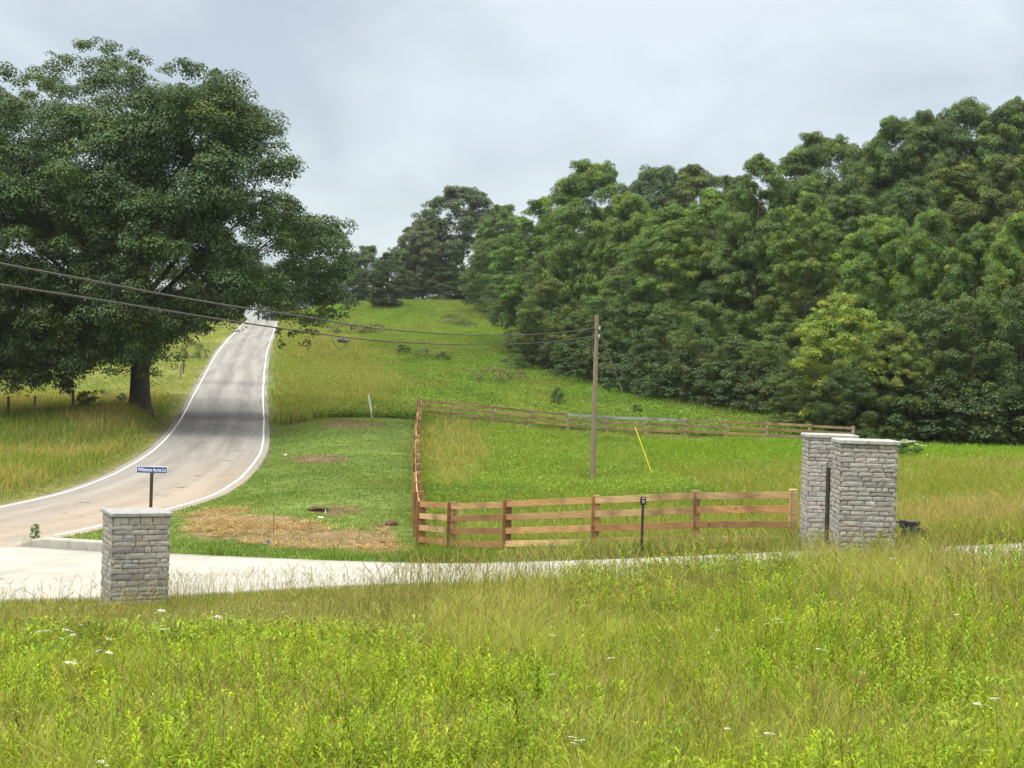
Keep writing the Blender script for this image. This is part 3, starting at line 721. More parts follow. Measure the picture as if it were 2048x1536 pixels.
# ---- hill field and pasture
x, y, z, Zn, px, py = sample(150000, 88, 292, ['hill','brown'], -.1, .26, lambda x,y,px,py,d,s,Z: (px > 480) & (px < 1900)); n = len(x)
brn = (Zn == 'brown'); f_ = fbm(x, y, 14); f2 = fbm(x+77, y-3, 5)
c1 = lerp(jit((.165,.262,.050), n, .24), jit((.205,.275,.060), n, .2), sstep(.4,.65,f_)); c1 = lerp(c1, jit((.20,.20,.07), n), sstep(.57,.66,f2)*.6); c1 = lerp(c1, jit((.12,.20,.04), n), sstep(.58,.66,fbm(x-30,y*.6,4.0))*.6)
k = ~brn | (rng.random(n) < .25)
hp_ = [mound_proto(20,.5,.5,.16,.075,80+i) for i in range(4)]
hparts = mounds(x[k], y[k], z[k], c1[k], .75, 1.45, .2, hp_)
k = brn; xb, yb, zb = x[k], y[k], z[k]; rep = 7; xb = np.repeat(xb, rep)+rng.normal(0,.6,len(xb)*rep); yb = np.repeat(yb, rep)+rng.normal(0,.6,len(yb)*rep); zb = np.repeat(zb, rep)
n = len(xb); c2 = lerp(jit((.37,.32,.10), n), jit((.2,.26,.05), n), (rng.random(n) < .52).astype(float))
hparts.append(blades('', np.stack([xb,yb,zb],1), rng.uniform(.4,.8,n), rng.uniform(.03,.07,n), rng.uniform(.1,.6,n), c2*.85, c2*1.1, seg=2))
stuff('hill_field_growth', hparts, M['grass'], 'bright green weeds covering the hill field that climbs towards the trees', 'field growth')
x, y, z, Zn, px, py = sample(60000, 90, 290, ['pasture'], 0, .42); n = len(x)
c1 = lerp(jit((.20,.25,.05), n), jit((.33,.31,.09), n), rng.random(n)*sstep(.4,.6,fbm(x,y,9)))
stuff('pasture_grass', mounds(x, y, z, c1, .6, 1.1, .2, hp_), M['grass'], 'pale green and tan pasture grass rising behind the big oak', 'grass')
print('hill', round(time.time()-T0, 1))

# ------------------------------------------------------------------ trees
def crown_mesh(name, lobes, leafL, leafW, col, seed, dens=1.0, sub=.46, per=62, flat=1.0, tip=(1.35,1.25,.9), nsub=9, rnd=.32):
    """lobes: (x,y,z,r). Every lobe carries smaller bunches, every bunch a shell of leaves."""
    r = np.random.default_rng(seed); L_ = np.array(lobes)
    cnt = np.maximum(3, (nsub*np.clip(L_[:, 3]/1.4, .5, 1.3)*r.uniform(.8, 1.2, len(L_)))).astype(int)
    idx = np.repeat(np.arange(len(L_)), cnt); n = len(idx)
    d = r.normal(size=(n, 3)); d /= np.linalg.norm(d, axis=1)[:, None]; d[:, 2] = np.where((d[:, 2] < -.25) & (r.random(n) < .75), -d[:, 2], d[:, 2])
    R_ = L_[idx, 3]; cen = L_[idx, :3]+d*(R_*r.uniform(.5, .95, n))[:, None]*np.array([1, 1, flat])
    sr = R_*sub*r.uniform(.7, 1.25, n)
    k = np.maximum(14, per*dens*(sr/.62)**2).astype(int); ti = np.repeat(np.arange(n), k); m_ = len(ti)
    e = r.normal(size=(m_, 3)); e /= np.linalg.norm(e, axis=1)[:, None]; e[:, 2] = np.where((e[:, 2] < -.1) & (r.random(m_) < .7), -e[:, 2], e[:, 2])
    fl = np.array([1, 1, .62*flat+.25]); rad = sr[ti]*(1.06-.5*r.random(m_)**2.2)
    p = cen[ti]+e*rad[:, None]*fl+r.normal(size=(m_, 3))*.03
    nn = e*.75+np.array([0, 0, .45])+r.normal(size=(m_, 3))*rnd; dr = r.normal(size=(m_, 3))+e*.8; dr[:, 2] -= .35
    nn /= np.linalg.norm(nn, axis=1)[:, None]; dr -= nn*(dr*nn).sum(1)[:, None]; dr /= np.linalg.norm(dr, axis=1)[:, None]+1e-6
    s_ = np.cross(dr, nn); l = leafL*r.uniform(.65, 1.35, m_)[:, None]; w_ = leafW*r.uniform(.7, 1.3, m_)[:, None]
    V = np.stack([p-dr*l*.5, p+s_*w_*.5+nn*l*.05, p+dr*l*.5-nn*l*.10, p-s_*w_*.5+nn*l*.05], 1)
    sc = 1+r.normal(0, .13, n); tipm = r.random(n) < .22; tc_ = np.array(col)[None]*sc[:, None]; tc_ = np.where(tipm[:, None], tc_*np.array(tip), tc_); tc_[:, 0] *= 1+r.normal(0, .12, n)
    c = tc_[ti]*(1+r.normal(0, .13, m_))[:, None]
    return mesh_np(name, V.reshape(-1, 3), np.arange(m_*4).reshape(-1, 4), M['leaf'], np.repeat(np.clip(c, .002, .8), 4, 0))
def trunk_mesh(name, h, r0, lobes, seed, nl=26, lean=(0,0), col=(.10,.085,.065), fork=.3, top=.85, flare=1.5):
    r = random.Random(seed); mb = MB(); H = h*top
    def at(t_): return Vector((lean[0]*t_+.02*h*math.sin(t_*5+seed)*t_, lean[1]*t_, H*t_))
    rad = lambda t_: r0*(1-.88*t_)*(1+(flare-1)*math.exp(-t_*h/.55))
    ts = [0,.015,.03,.06,.1,.2,.3,.4,.5,.6,.7,.8,.9,1]
    mb.tube([at(a)-Vector((0,0,.35 if a == 0 else 0)) for a in ts], [rad(a) for a in ts], 12, col)
    Ls = list(lobes); r.shuffle(Ls)
    for q in Ls[:nl]:
        e = Vector(q[:3]); dh = math.hypot(e.x, e.y); t0 = max(fork*.55, min(.92, (e.z-dh*.55)/H)); s_ = at(t0)
        mid = s_.lerp(e, .5)+Vector((r.uniform(-.4,.4), r.uniform(-.4,.4), -.06*dh+r.uniform(-.2,.5)))
        rr = min(rad(t0)*.5, .04+.016*(e-s_).length)
        pts = []
        for k in range(8):
            u_ = k/7; pts.append((s_*(1-u_)**2+mid*2*u_*(1-u_)+e*u_*u_)+Vector((r.uniform(-.1,.1), r.uniform(-.1,.1), r.uniform(-.1,.1)))*(1 if 0 < k < 7 else 0))
        mb.tube(pts, [rr*(1-.82*k/7) for k in range(8)], 6, col, cap=False)
        for j in range(3):
            a = pts[r.randint(3, 6)]; bb = e+Vector((r.uniform(-1,1), r.uniform(-1,1), r.uniform(-.6,.9)))*q[3]*.85
            mb.tube([a, a.lerp(bb, .5)+Vector((0,0,.15)), bb], [rr*.32, rr*.2, rr*.06], 4, col, cap=False)
    me_o = mb.build(name, M['bark'], smooth=True); me = me_o.data; bpy.data.objects.remove(me_o); return me
def ell_lobes(h, rx, z0, seed, n, r_lo, r_hi, power=2.0, shell=.55, skirt=0.0):
    r = np.random.default_rng(seed); out_ = []; tries = 0
    while len(out_) < n and tries < 20000:
        tries += 1; t_ = r.random(); zc = z0+(h-z0)*t_; rr = r.uniform(r_lo, r_hi)*(1-.25*t_)
        prof = max(.0, 1-abs(2*t_-1+.15)**power)**.5
        prof = max(prof, skirt*(1-t_), .42 if power >= 2.5 else .2); R = max(.2, rx*prof-rr*.55); a = r.uniform(0, 6.283); q = R*math.sqrt(shell+(1-shell)*r.random())*(1+.12*math.sin(3*a+seed)+.08*math.sin(5*a))
        if zc+rr*.8 > h: zc = h-rr*.8
        p = (q*math.cos(a), q*math.sin(a), zc, rr)
        if all((p[0]-o_[0])**2+(p[1]-o_[1])**2+(p[2]-o_[2])**2 > (.5*min(rr, o_[3]))**2 for o_ in out_): out_.append(p)
    return out_
class Proto: pass
PR = {}
def proto(key, h, rx, z0, seed, n, rl, rh, col, leaf=(.24,.15), dens=1.0, flat=.8, r0=.3, power=2.6, skirt=0., per=84, nl=18, shell=.4, nsub=9, sub=.46, rnd=.32, tip=(1.35,1.25,.9)):
    p = Proto(); p.h = h; p.rx = rx; lb = ell_lobes(h, rx, z0, seed, n, rl, rh, power, shell, skirt)
    p.crown = crown_mesh('crown', lb, leaf[0], leaf[1], col, seed, dens, sub, per, flat, tip, nsub, rnd)
    p.trunk = trunk_mesh('trunk', h, r0, lb, seed, nl); PR[key] = p
DK = (.094,.150,.032)
BG = dict(leaf=(.175,.12), per=165, tip=(1.6,1.5,.9))
proto('round', 20, 7.0, 1.5, 11, 120, 1.2, 2.4, DK, power=3.0, skirt=.85, **BG)
proto('round2', 20, 6.6, 1.2, 12, 120, 1.2, 2.3, DK, power=2.6, skirt=.9, **BG)
proto('round3', 20, 7.6, 2.0, 21, 105, 1.4, 2.7, (.090,.138,.034), power=3.4, skirt=.8, leaf=(.19,.13), per=130, tip=(1.5,1.4,.9))
proto('tier', 20, 6.4, 1.5, 13, 130, 1.1, 2.0, (.108,.168,.031), flat=.55, skirt=1.0, power=1.8, leaf=(.19,.11), nsub=9, per=140, tip=(1.5,1.45,.9))
proto('tier2', 20, 6.6, 1.5, 14, 130, 1.1, 2.1, (.104,.164,.031), flat=.58, skirt=1.05, power=2.2, leaf=(.19,.11), nsub=9, per=140, tip=(1.5,1.45,.9))
proto('edge', 12, 5.0, .6, 15, 60, 1.0, 1.8, (.086,.134,.027), skirt=1.05, leaf=(.16,.11), r0=.2, per=150)
proto('edge2', 12, 4.6, .4, 16, 60, .9, 1.7, (.094,.146,.027), skirt=1.1, flat=.55, leaf=(.16,.105), r0=.2, per=150)
proto('light', 12, 5.2, .5, 17, 90, .8, 1.5, (.175,.22,.034), flat=.6, skirt=1.1, leaf=(.2,.09), r0=.14, shell=.3, nsub=9, per=130, power=2.4, nl=8)
proto('shrub', 4.5, 2.8, .1, 18, 34, .7, 1.1, (.072,.115,.030), skirt=1.1, leaf=(.17,.11), r0=.08, nl=8, nsub=9, per=190)
proto('open', 20, 9.5, 2.0, 19, 150, 1.3, 2.4, (.098,.142,.045), power=2.8, leaf=(.30,.19), r0=.45, shell=.3, skirt=.7, per=60)
proto('brush', 1.6, 2.6, .05, 31, 46, .3, .55, (.115,.15,.05), skirt=1.0, leaf=(.12,.08), r0=.03, nl=10, nsub=6, per=300, power=2.0)
proto('cedar', 10, 2.7, .3, 20, 95, .6, 1.15, (.062,.098,.032), skirt=1.0, leaf=(.2,.11), r0=.16, power=2.4, per=230, nsub=8)
print('protos', round(time.time()-T0, 1))
_used = {}
def tree(key, X, Y, top_z, hw, label, group=None, tint=(1,1,1), name='tree', cat='tree', zb=None, sink=0.0):
    p = PR[key]; zb = hz(X, Y)-sink if zb is None else zb; h = top_z-zb; k = h/p.h
    r = empty(name, (X, Y, zb), label, cat, group, rz=random.uniform(0, 6.28)); r.scale = (hw/p.rx, hw/p.rx, k)
    for nm, me in (('trunk', p.trunk), ('crown', p.crown)):
        o_ = link(nm, me, r)
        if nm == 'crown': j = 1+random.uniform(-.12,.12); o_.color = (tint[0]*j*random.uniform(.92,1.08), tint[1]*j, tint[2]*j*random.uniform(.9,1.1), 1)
    return r
def treepx(key, px, ptop, Y, hwpx, label, group=None, tint=(1,1,1), name='tree', cat='tree', sink=0.0):
    q = P(px, ptop, Y); return tree(key, float(q[0]), Y, float(q[2]), hwpx*Y/F, label, group, tint, name, cat, sink=sink)

# ---- the big oak by the road
oak_poly = [(-200,230),(-110,150),(0,118),(60,130),(110,112),(165,90),(225,72),(262,112),(300,100),(330,88),(385,122),(440,140),(482,165),(486,215),
            (532,240),(572,275),(592,330),(620,385),(604,425),(655,436),(700,480),(712,560),(704,620),(650,668),(600,668),(556,630),(505,615),(470,655),(425,668),
            (385,715),(335,742),(240,752),(170,785),(60,792),(-60,790),(-190,740)]
OX, OY, OZ = hit(280, 813, 0, 84, 92)
r_ = np.random.default_rng(5); lobes = []; tr = 0
R0 = 13.0
while len(lobes) < 430 and tr < 160000:
    low = len(lobes) >= 320
    tr += 1; px_ = r_.uniform(-200, 715); py_ = r_.uniform(70, 790); rr = r_.uniform(1.1, 2.2)
    if low and not (py_ > 560 or px_ > 540): continue
    if py_ < 200 or px_ > 500 or low: rr = r_.uniform(.75, 1.35)
    rp = rr*F/OY*.52
    if not all(inpoly(np.array(px_+rp*math.cos(a)), np.array(py_+rp*math.sin(a)), oak_poly) for a in np.linspace(0, 6.283, 9)[:-1]): continue
    q = P(px_, py_, OY); ex = (q[0]-OX)/14.5; ez = (q[2]-OZ-12)/12.0; ext = math.sqrt(max(.06, 1-min(1, ex*ex*.75+ez*ez*.8)))*R0
    yy = OY+ext*r_.choice([-1,-1,-1,1] if low else [-1,-1,1])*math.sqrt(r_.uniform(.15, 1))
    q = P(px_, py_, yy)   # keep the outline where the photo has it
    p_ = (q[0]-OX, yy-OY, q[2]-OZ, rr)
    if all((p_[0]-o_[0])**2+(p_[1]-o_[1])**2+(p_[2]-o_[2])**2 > ((.55 if low else .66)*min(rr, o_[3]))**2 for o_ in lobes): lobes.append(p_)
tr = 0; extra_n = 0
while extra_n < 190 and tr < 60000:
    tr += 1; rg = [(545,715,425,645),(380,575,560,690),(-120,270,620,792),(-150,500,200,640)][extra_n % 4]
    px_ = r_.uniform(rg[0], rg[1]); py_ = r_.uniform(rg[2], rg[3]); rr = r_.uniform(.7, 1.35) if rg[0] > 100 else r_.uniform(1.0, 1.9); rp = rr*F/OY*.45
    if not all(inpoly(np.array(px_+rp*math.cos(a)), np.array(py_+rp*math.sin(a)), oak_poly) for a in np.linspace(0, 6.283, 9)[:-1]): continue
    yy = OY+r_.uniform(-7, 5); q = P(px_, py_, yy); lobes.append((q[0]-OX, yy-OY, q[2]-OZ, rr)); extra_n += 1
for px_, py_, rr in [(570,665,.6),(590,672,.55),(612,688,.5),(628,668,.7),(560,690,.35),(665,640,.9),(650,610,1.0),(690,600,.8),(520,635,.5),(600,640,.8),(200,790,.5),(130,790,.6)]:
    q = P(px_, py_, OY-3); lobes.append((q[0]-OX, -3.0, q[2]-OZ, rr))
oak = empty('oak_tree', (OX, OY, OZ), 'huge dark green oak spreading over the roadside at the left, thick trunk', 'oak tree')
oak_c = link('crown', crown_mesh('crown', lobes, .155, .108, (.064,.112,.036), 3, 1.0, .42, 135, .85, (1.4,1.3,.85), 9, .36), oak)
link('trunk', trunk_mesh('trunk', 22, .66, [q for q in lobes if q[2] > 6 and q[0] < 9], 4, nl=40, col=(.08,.068,.056), fork=.5, top=.86, flare=1.55), oak)
print('oak', len(lobes), round(time.time()-T0, 1))

# ---- woods on the right (px, top, distance, half width px)
wood = [
 ('edge',985,478,238,48,'bright green bushy tree at the far left end of the right hand wood',(1.1,1.25,.9)),
 ('edge2',1040,520,205,52,'low bushy tree just right of where the hill crest meets the wood',(.95,1.0,1)),
 ('tier',1082,392,178,66,'leafy tree forming the left shoulder of the wood above the hill field',(1.0,1.1,.9)),
 ('round2',1190,322,162,78,'tallest rounded tree in the middle left of the wood with a domed top',(1.1,1.1,.9)),
 ('round',1262,392,156,66,'round green tree on the right flank of the domed one in the wood',(1.15,1.2,.85)),
 ('edge',1105,560,150,58,'small light topped tree in front of the domed tree',(1.15,1.2,.95)),
 ('edge2',1070,640,160,48,'dark low tree where the wood edge cuts into the hill field',(.85,.9,1)),
 ('edge',1180,620,140,60,'dense dark tree in the edge row directly left of the utility pole top',(.85,.9,1)),
 ('edge2',1245,545,134,66,'mid green tree in the edge row just right of the utility pole top',(1.05,1.1,.95)),
 ('tier2',1345,405,136,74,'tiered tree left of the tallest spire shaped one',(1.0,1.1,.95)),
 ('tier',1425,372,130,74,'tall layered tree with light top left of the central spire',(1.15,1.2,.9)),
 ('tier2',1520,305,124,86,'spire shaped tree standing highest in the centre of the wood',(.95,1.0,.95)),
 ('tier',1618,382,118,82,'broad layered tree right of the central spire shaped one',(1.0,1.1,.9)),
 ('edge',1330,615,122,62,'shaded low tree at the wood edge above the middle of the back fence',(.85,.9,1)),
 ('edge2',1410,600,114,70,'green low tree at the wood edge with drooping tiers',(.95,1.0,.95)),
 ('edge',1480,680,108,62,'dark low tree over the black gap at the wood edge',(.8,.85,1)),
 ('edge2',1560,640,104,66,'low tree left of the yellow green one',(1.0,1.05,.9)),
 ('light',1682,582,92,98,'yellow green tree with feathery sprays in front of the dark wood',(1.25,1.25,1)),
 ('light',1790,640,90,70,'small yellow green tree leaning behind the tallest stone pillars',(.75,.85,1)),
 ('round2',1765,432,104,84,'pale topped tree above the yellow green feathery one',(1.35,1.35,.95)),
 ('round',1862,425,101,74,'pale green tree between two lighter crowns on the right',(1.3,1.3,.95)),
 ('round2',1955,448,98,72,'green tree second from the right edge in the lower tier',(1.15,1.2,.95)),
 ('round',2048,432,95,80,'light green tree cut by the right edge of the picture',(1.3,1.35,.9)),
 ('round2',2150,430,96,80,'green tree just beyond the right edge of the picture',(1,1,1)),
 ('edge2',1600,722,92,62,'dark low tree at the grass edge below the yellow green feathery one, left side',(.8,.85,.95)),
 ('edge',1700,738,89,64,'dark low tree at the grass edge right below the yellow green feathery one',(.75,.8,.95)),
 ('round',1215,420,172,66,'tree filling the crown gap behind the domed tree',(.85,.9,1)),
 ('round2',1120,430,184,60,'tree behind the left shoulder of the domed tree',(.9,.95,1)),
 ('edge',1850,600,91,84,'dark viny tree mass behind the white flowered bush',(.75,.8,.95)),
 ('edge2',1950,590,90,84,'dark viny tree with foliage to the grass at the right',(.8,.85,.95)),
 ('edge',2045,570,89,84,'dark tree hanging to the grass at the right edge',(.8,.85,.95)),
 ('edge2',2150,560,90,80,'dark tree outside the right edge of the picture',(.8,.85,1)),
 ('edge',1760,700,92,66,'dark leafy tree mass rising just behind the tall stone pillars',(.75,.8,.95)),
 ('round',1315,338,208,70,'distant dark tree on the ridge left of the spire shaped one',(.8,.85,1.1)),
 ('round2',1400,334,204,70,'distant dull green ridge tree with a flat top',(1.1,.98,.9)),
 ('round',1470,352,196,60,'distant ridge tree partly hidden by the spire shaped one',(.9,.9,1)),
 ('round2',1655,268,168,88,'broad domed ridge tree right of the central spire',(1.0,.98,1)),
 ('round',1735,300,158,66,'ridge tree between two higher ridge crowns',(.9,.95,1)),
 ('round',1800,240,152,74,'dark high ridge tree with ragged top',(.85,.92,1)),
 ('round2',1868,226,150,70,'ridge tree just left of the highest ridge crown',(.9,.95,1)),
 ('round',1935,208,150,74,'highest ridge tree with a knobbly crown near the right edge',(.9,.95,1)),
 ('round2',2025,200,148,84,'ridge tree touching the upper right edge of the picture',(.9,.95,1.05)),
 ('round',2120,200,148,84,'ridge tree beyond the upper right edge of the picture',(.9,.95,1)),
 ('round',1700,395,132,84,'dark tree filling the hollow behind the pale topped tree',(.8,.88,1)),
 ('round2',1600,360,140,76,'dark tree behind the broad layered one',(.85,.9,1)),
 ('round2',1900,335,126,100,'olive green tree on the slope beneath the highest ridge crown',(1.1,1.0,.9)),
 ('round',2020,315,122,96,'olive tree on the slope at the right edge under the ridge',(1.05,.98,.9)),
 ('round2',1820,380,120,80,'shaded tree on the slope below the ragged ridge crown',(.8,.85,1)),
 ('round',1480,470,128,80,'shaded tree filling in behind the layered edge trees',(.8,.9,1)),
 ('round2',1300,480,146,70,'shaded tree behind the edge row right of the domed tree',(.85,.9,1)),
 ('round',1140,480,168,70,'shaded tree under the domed tree',(.85,.9,1)),
]
for key, px_, pt_, Y_, hw_, lab, tint in wood:
    treepx({'round':('round','round3')[int(px_) % 2]}.get(key, key), px_, pt_, Y_, hw_*(1.12 if Y_ < 125 else 1.3), lab, 'trees of the wood on the right hand slope', tint)
# ---- trees beyond the crest
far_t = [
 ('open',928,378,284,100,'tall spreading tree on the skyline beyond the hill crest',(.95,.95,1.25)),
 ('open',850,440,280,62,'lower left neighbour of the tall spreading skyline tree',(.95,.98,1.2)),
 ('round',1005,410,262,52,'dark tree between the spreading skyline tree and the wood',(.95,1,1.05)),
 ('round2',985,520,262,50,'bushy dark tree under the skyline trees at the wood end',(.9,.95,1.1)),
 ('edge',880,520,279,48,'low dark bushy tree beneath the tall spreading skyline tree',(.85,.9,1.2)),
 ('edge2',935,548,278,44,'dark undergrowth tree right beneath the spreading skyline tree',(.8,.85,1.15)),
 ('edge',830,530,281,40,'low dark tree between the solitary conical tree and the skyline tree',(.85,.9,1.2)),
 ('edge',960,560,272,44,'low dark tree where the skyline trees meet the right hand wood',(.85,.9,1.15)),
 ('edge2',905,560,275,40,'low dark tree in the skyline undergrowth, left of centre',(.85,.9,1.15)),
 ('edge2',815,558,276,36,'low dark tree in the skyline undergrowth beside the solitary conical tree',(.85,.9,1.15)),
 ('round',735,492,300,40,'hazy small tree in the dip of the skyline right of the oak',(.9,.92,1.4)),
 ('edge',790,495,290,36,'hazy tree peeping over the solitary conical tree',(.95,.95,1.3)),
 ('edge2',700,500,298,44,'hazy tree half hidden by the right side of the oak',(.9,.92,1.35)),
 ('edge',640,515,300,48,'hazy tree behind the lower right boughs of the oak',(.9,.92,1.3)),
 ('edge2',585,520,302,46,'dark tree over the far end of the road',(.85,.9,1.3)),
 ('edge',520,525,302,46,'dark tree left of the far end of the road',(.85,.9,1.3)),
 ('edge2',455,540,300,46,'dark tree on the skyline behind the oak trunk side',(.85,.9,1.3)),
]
for key, px_, pt_, Y_, hw_, lab, tint in far_t:
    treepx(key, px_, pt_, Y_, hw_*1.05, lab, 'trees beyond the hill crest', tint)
treepx('cedar', 776, 506, 250, 41, 'solitary conical dark tree standing alone on the upper hill field', None, (.9,.95,.9), 'conical_tree')
sx0, sy0, _ = hit(772, 616)
tree('shrub', sx0, sy0-1.5, hz(sx0, sy0-1.5)+6.4, 2.55, 'round very dark bush at the foot of the solitary conical tree', None, (.6,.66,.8), 'bush', 'bush')
# ---- undergrowth along the wood edge
edge_px = [(955,622,250),(990,640,228),(1015,668,210),(1045,718,170),(1075,742,158),(1110,755,146),(1150,768,136),(1195,780,130),(1240,790,125),(1285,802,119),(1330,812,115),(1375,820,111),
           (1420,828,108),(1465,833,106),(1510,838,103),(1560,845,100),(1610,852,97),(1655,858,95),(1700,865,93),(1745,876,91),(1790,888,89),(1835,897,88),(1880,900,87),(1930,902,87),(1980,902,87),(2030,902,87),(2085,902,87)]
SHL = ['nearest the hill crest, leftmost of all','second from the hill crest','below the bright bushy tree on the crest','at the bend where the field edge turns down','just right of the bend of the field edge',
 'left of the utility pole, three along','left of the utility pole, two along','directly left of the utility pole','directly right of the utility pole','over the lower end of the guy wire','right of the guy wire, first one',
 'right of the guy wire, second one','under the spire shaped tree, left side','under the spire shaped tree, middle','under the spire shaped tree, right side','left of the black gap under the layered tree',
 'right of the black gap under the layered tree','left of the rear tall pillar top','just above the rear tall pillar cap','just above the nearer tall pillar cap','behind the white flowered bush, left side',
 'behind the white flowered bush, right side','right of the white flowered bush, first','right of the white flowered bush, second','third before the right picture edge','second before the right picture edge','last one at the right picture edge']
for i, (a, b, Y_) in enumerate(edge_px):
    q = P(a+random.uniform(-8,8), b, Y_+1.0); k = random.uniform(.8,1.25)
    t_ = random.choice([(.75,.8,.75),(.85,.92,.75),(.95,1.05,.75),(.7,.72,.7)])
    tree('shrub', float(q[0]), Y_+1.5, hz(q[0], Y_+1.5)+3.6*k, 2.6*k, 'dark shrub at the wood edge, '+SHL[i], 'shrubs along the foot of the wood', t_, 'shrub', 'shrub')
# ---- saplings and brush in the field
for px_, py_, h_, hw_, lab, tint in [
  (1115,818,1.6,.62,'dark upright sapling behind the back fence left of the utility pole',(1.0,1.0,1)),
  (1272,838,1.0,.4,'little dark sapling beyond the back fence right of the utility pole',(1,1,1)),
  (985,772,1.7,2.2,'brownish brush clump in the middle of the hill field',(1.6,1.2,1.2)),
  (1038,768,1.2,1.3,'small brush clump right of the brownish one in the hill field',(1.3,1.2,1)),
  (905,655,2.0,2.8,'dark brush clump high on the hill field under the crest',(1.2,1.2,1)),
  (940,662,1.3,1.5,'small dark clump right of the high brush clump',(1.1,1.1,1)),
  (805,712,1.2,.9,'small dark sapling in a loose row across the hill field, leftmost',(1.2,1.2,1)),
  (850,722,1.3,1.3,'dark bushy clump in the loose row across the hill field, middle',(1.1,1.1,1)),
  (885,726,1.2,1.0,'dark clump in the loose row across the hill field, right',(1.1,1.1,1)),
  (700,672,1.7,3.6,'brown brush patch under the splice of the lower cable',(1.8,1.4,1.4)),
  (745,670,1.5,3.2,'olive brush patch right of the brown one near the cable splice',(1.6,1.3,1.2)),
  (385,722,2.0,1.5,'scrubby grey brown bush on the bank beside the road, near the oak',(1.5,1.2,1.3)),
  (172,826,1.3,.8,'thin scrub around the leaning fence post left of the oak trunk',(1.5,1.2,1.2)),
  (243,812,.9,.45,'small dark bush at the left foot of the oak trunk',(.9,.9,1)),
  (70,1084,.5,.16,'leafy little weed bush at the start of the kerb',(1.5,1.9,1)),
  ]:
    X_, Y_, Z_ = hit(px_, py_)
    tree('brush' if hw_ > 1.2 else 'shrub', X_, Y_, Z_+h_, hw_, lab, None, tint, 'sapling' if hw_ < 1 else 'bush', 'sapling' if hw_ < 1 else 'bush')
print('woods', round(time.time()-T0, 1))

# ------------------------------------------------------------------ stone pillars
def pillar(X, Y, rz, wd, zb, ztop, label, seed, seam):
    r = random.Random(seed); root = empty('stone_pillar', (X, Y, zb), label, 'stone pillar', 'stone gate pillars', rz); mb = MB()
    capt = .070; H = ztop-zb-capt; core = wd/2-.045
    mb.box((0,0,H/2-.1), (core*2, core*2, H+.2), col=(.075,.07,.065))
    zc = -.05; row = 0
    while zc < H-.015:
        ch = min(r.choice([.07,.08,.085,.095,.11]), H-zc)
        if H-zc-ch < .03: ch = H-zc
        for side in range(4):
            M3 = Matrix.Rotation(side*math.pi/2, 3, 'Z'); x0 = -wd/2+(.035 if (row+side) % 2 else 0); x1 = wd/2-(.035 if (row+side) % 2 == 0 else 0)
            x_ = x0
            while x_ < x1-.01:
                lw = min(r.choice([.11,.16,.20,.24,.28,.36]), x1-x_)
                if x1-x_-lw < .07: lw = x1-x_
                dep = .045+r.uniform(-.005,.005); g_ = .0045; tone = r.gauss(1, .085); warm = r.gauss(0, .018)
                cbase = (.335+warm*.6, .315, .290-warm*.4) if r.random() > .2 else (.26, .245, .23)
                col = tuple(max(.05, q*tone) for q in cbase)
                hh = ch-2*g_*r.uniform(.6,1.3); ww = lw-2*g_*r.uniform(.6,1.3)
                V = []; 
                nx_, nz_ = 4, 3
                for a in range(nx_+1):
                    for b in range(nz_+1):
                        fx, fz = a/nx_, b/nz_; e = min(min(fx, 1-fx)*nx_, min(fz, 1-fz)*nz_)
                        d_y = -(core+dep)+(.007 if e == 0 else 0)+r.uniform(-.0035,.0035)
                        V.append(((x_+lw/2)+(fx-.5)*ww+(r.uniform(-.004,.004)), d_y, zc+ch/2+(fz-.5)*hh+r.uniform(-.003,.003)))
                nb = len(V)
                for a, b in ((0,0),(nx_,0),(nx_,nz_),(0,nz_)):
                    V.append(((x_+lw/2)+(a/nx_-.5)*ww, -(core-.01), zc+ch/2+(b/nz_-.5)*hh))
                I_ = lambda a, b: a*(nz_+1)+b; Fc = []
                for a in range(nx_):
                    for b in range(nz_): Fc.append((I_(a,b), I_(a+1,b), I_(a+1,b+1), I_(a,b+1)))
                Fc.append(tuple([I_(a,0) for a in range(nx_, -1, -1)]+[nb, nb+1])); Fc.append(tuple([I_(a,nz_) for a in range(nx_+1)]+[nb+2, nb+3]))
                Fc.append(tuple([I_(0,b) for b in range(nz_+1)]+[nb+3, nb])); Fc.append(tuple([I_(nx_,b) for b in range(nz_, -1, -1)]+[nb+1, nb+2]))
                mb.add([tuple(M3 @ Vector(q)) for q in V], Fc, col); x_ += lw
        zc += ch; row += 1
    mb.build('stone_shaft', M['stone'], root)
    cw = wd+.06
    for s_ in (-1, 1):
        c = MB(); L1 = cw/2+(s_*seam); cx = s_*cw/2-s_*L1/2
        c.box((cx, 0, H+capt/2+.001), (L1-.006, cw, capt), col=((.30,.30,.29) if seed == 1 else (.37,.37,.35)), bev=.012); c.build('cap_slab', M['stone'], root)
    return root
q = P(268, 1199, 25.0); pillar(float(q[0])+.0, 25.0, math.radians(25), .985, hz(q[0], 25.0)-.02, float(P(285,1021,25)[2]), 'low grey ledgestone pillar standing alone at the left in front of the road mouth', 1, .03)
q = P(1724, 1100, 25.0); pillar(float(q[0]), 25.0, math.radians(-4.6), .965, hz(q[0], 25.0)-.02, float(P(1726,879,25)[2]), 'tall stone pillar, the nearer of the two gate pillars at the right', 2, .02)
q = P(1652, 1095, 29.6); pillar(float(q[0]), 29.6, math.radians(-3.5), .97, hz(q[0], 29.6)-.02, float(P(1655,868,29.6)[2]), 'tall stone pillar half hidden behind the nearer gate pillar, board fence at its side', 3, .06)

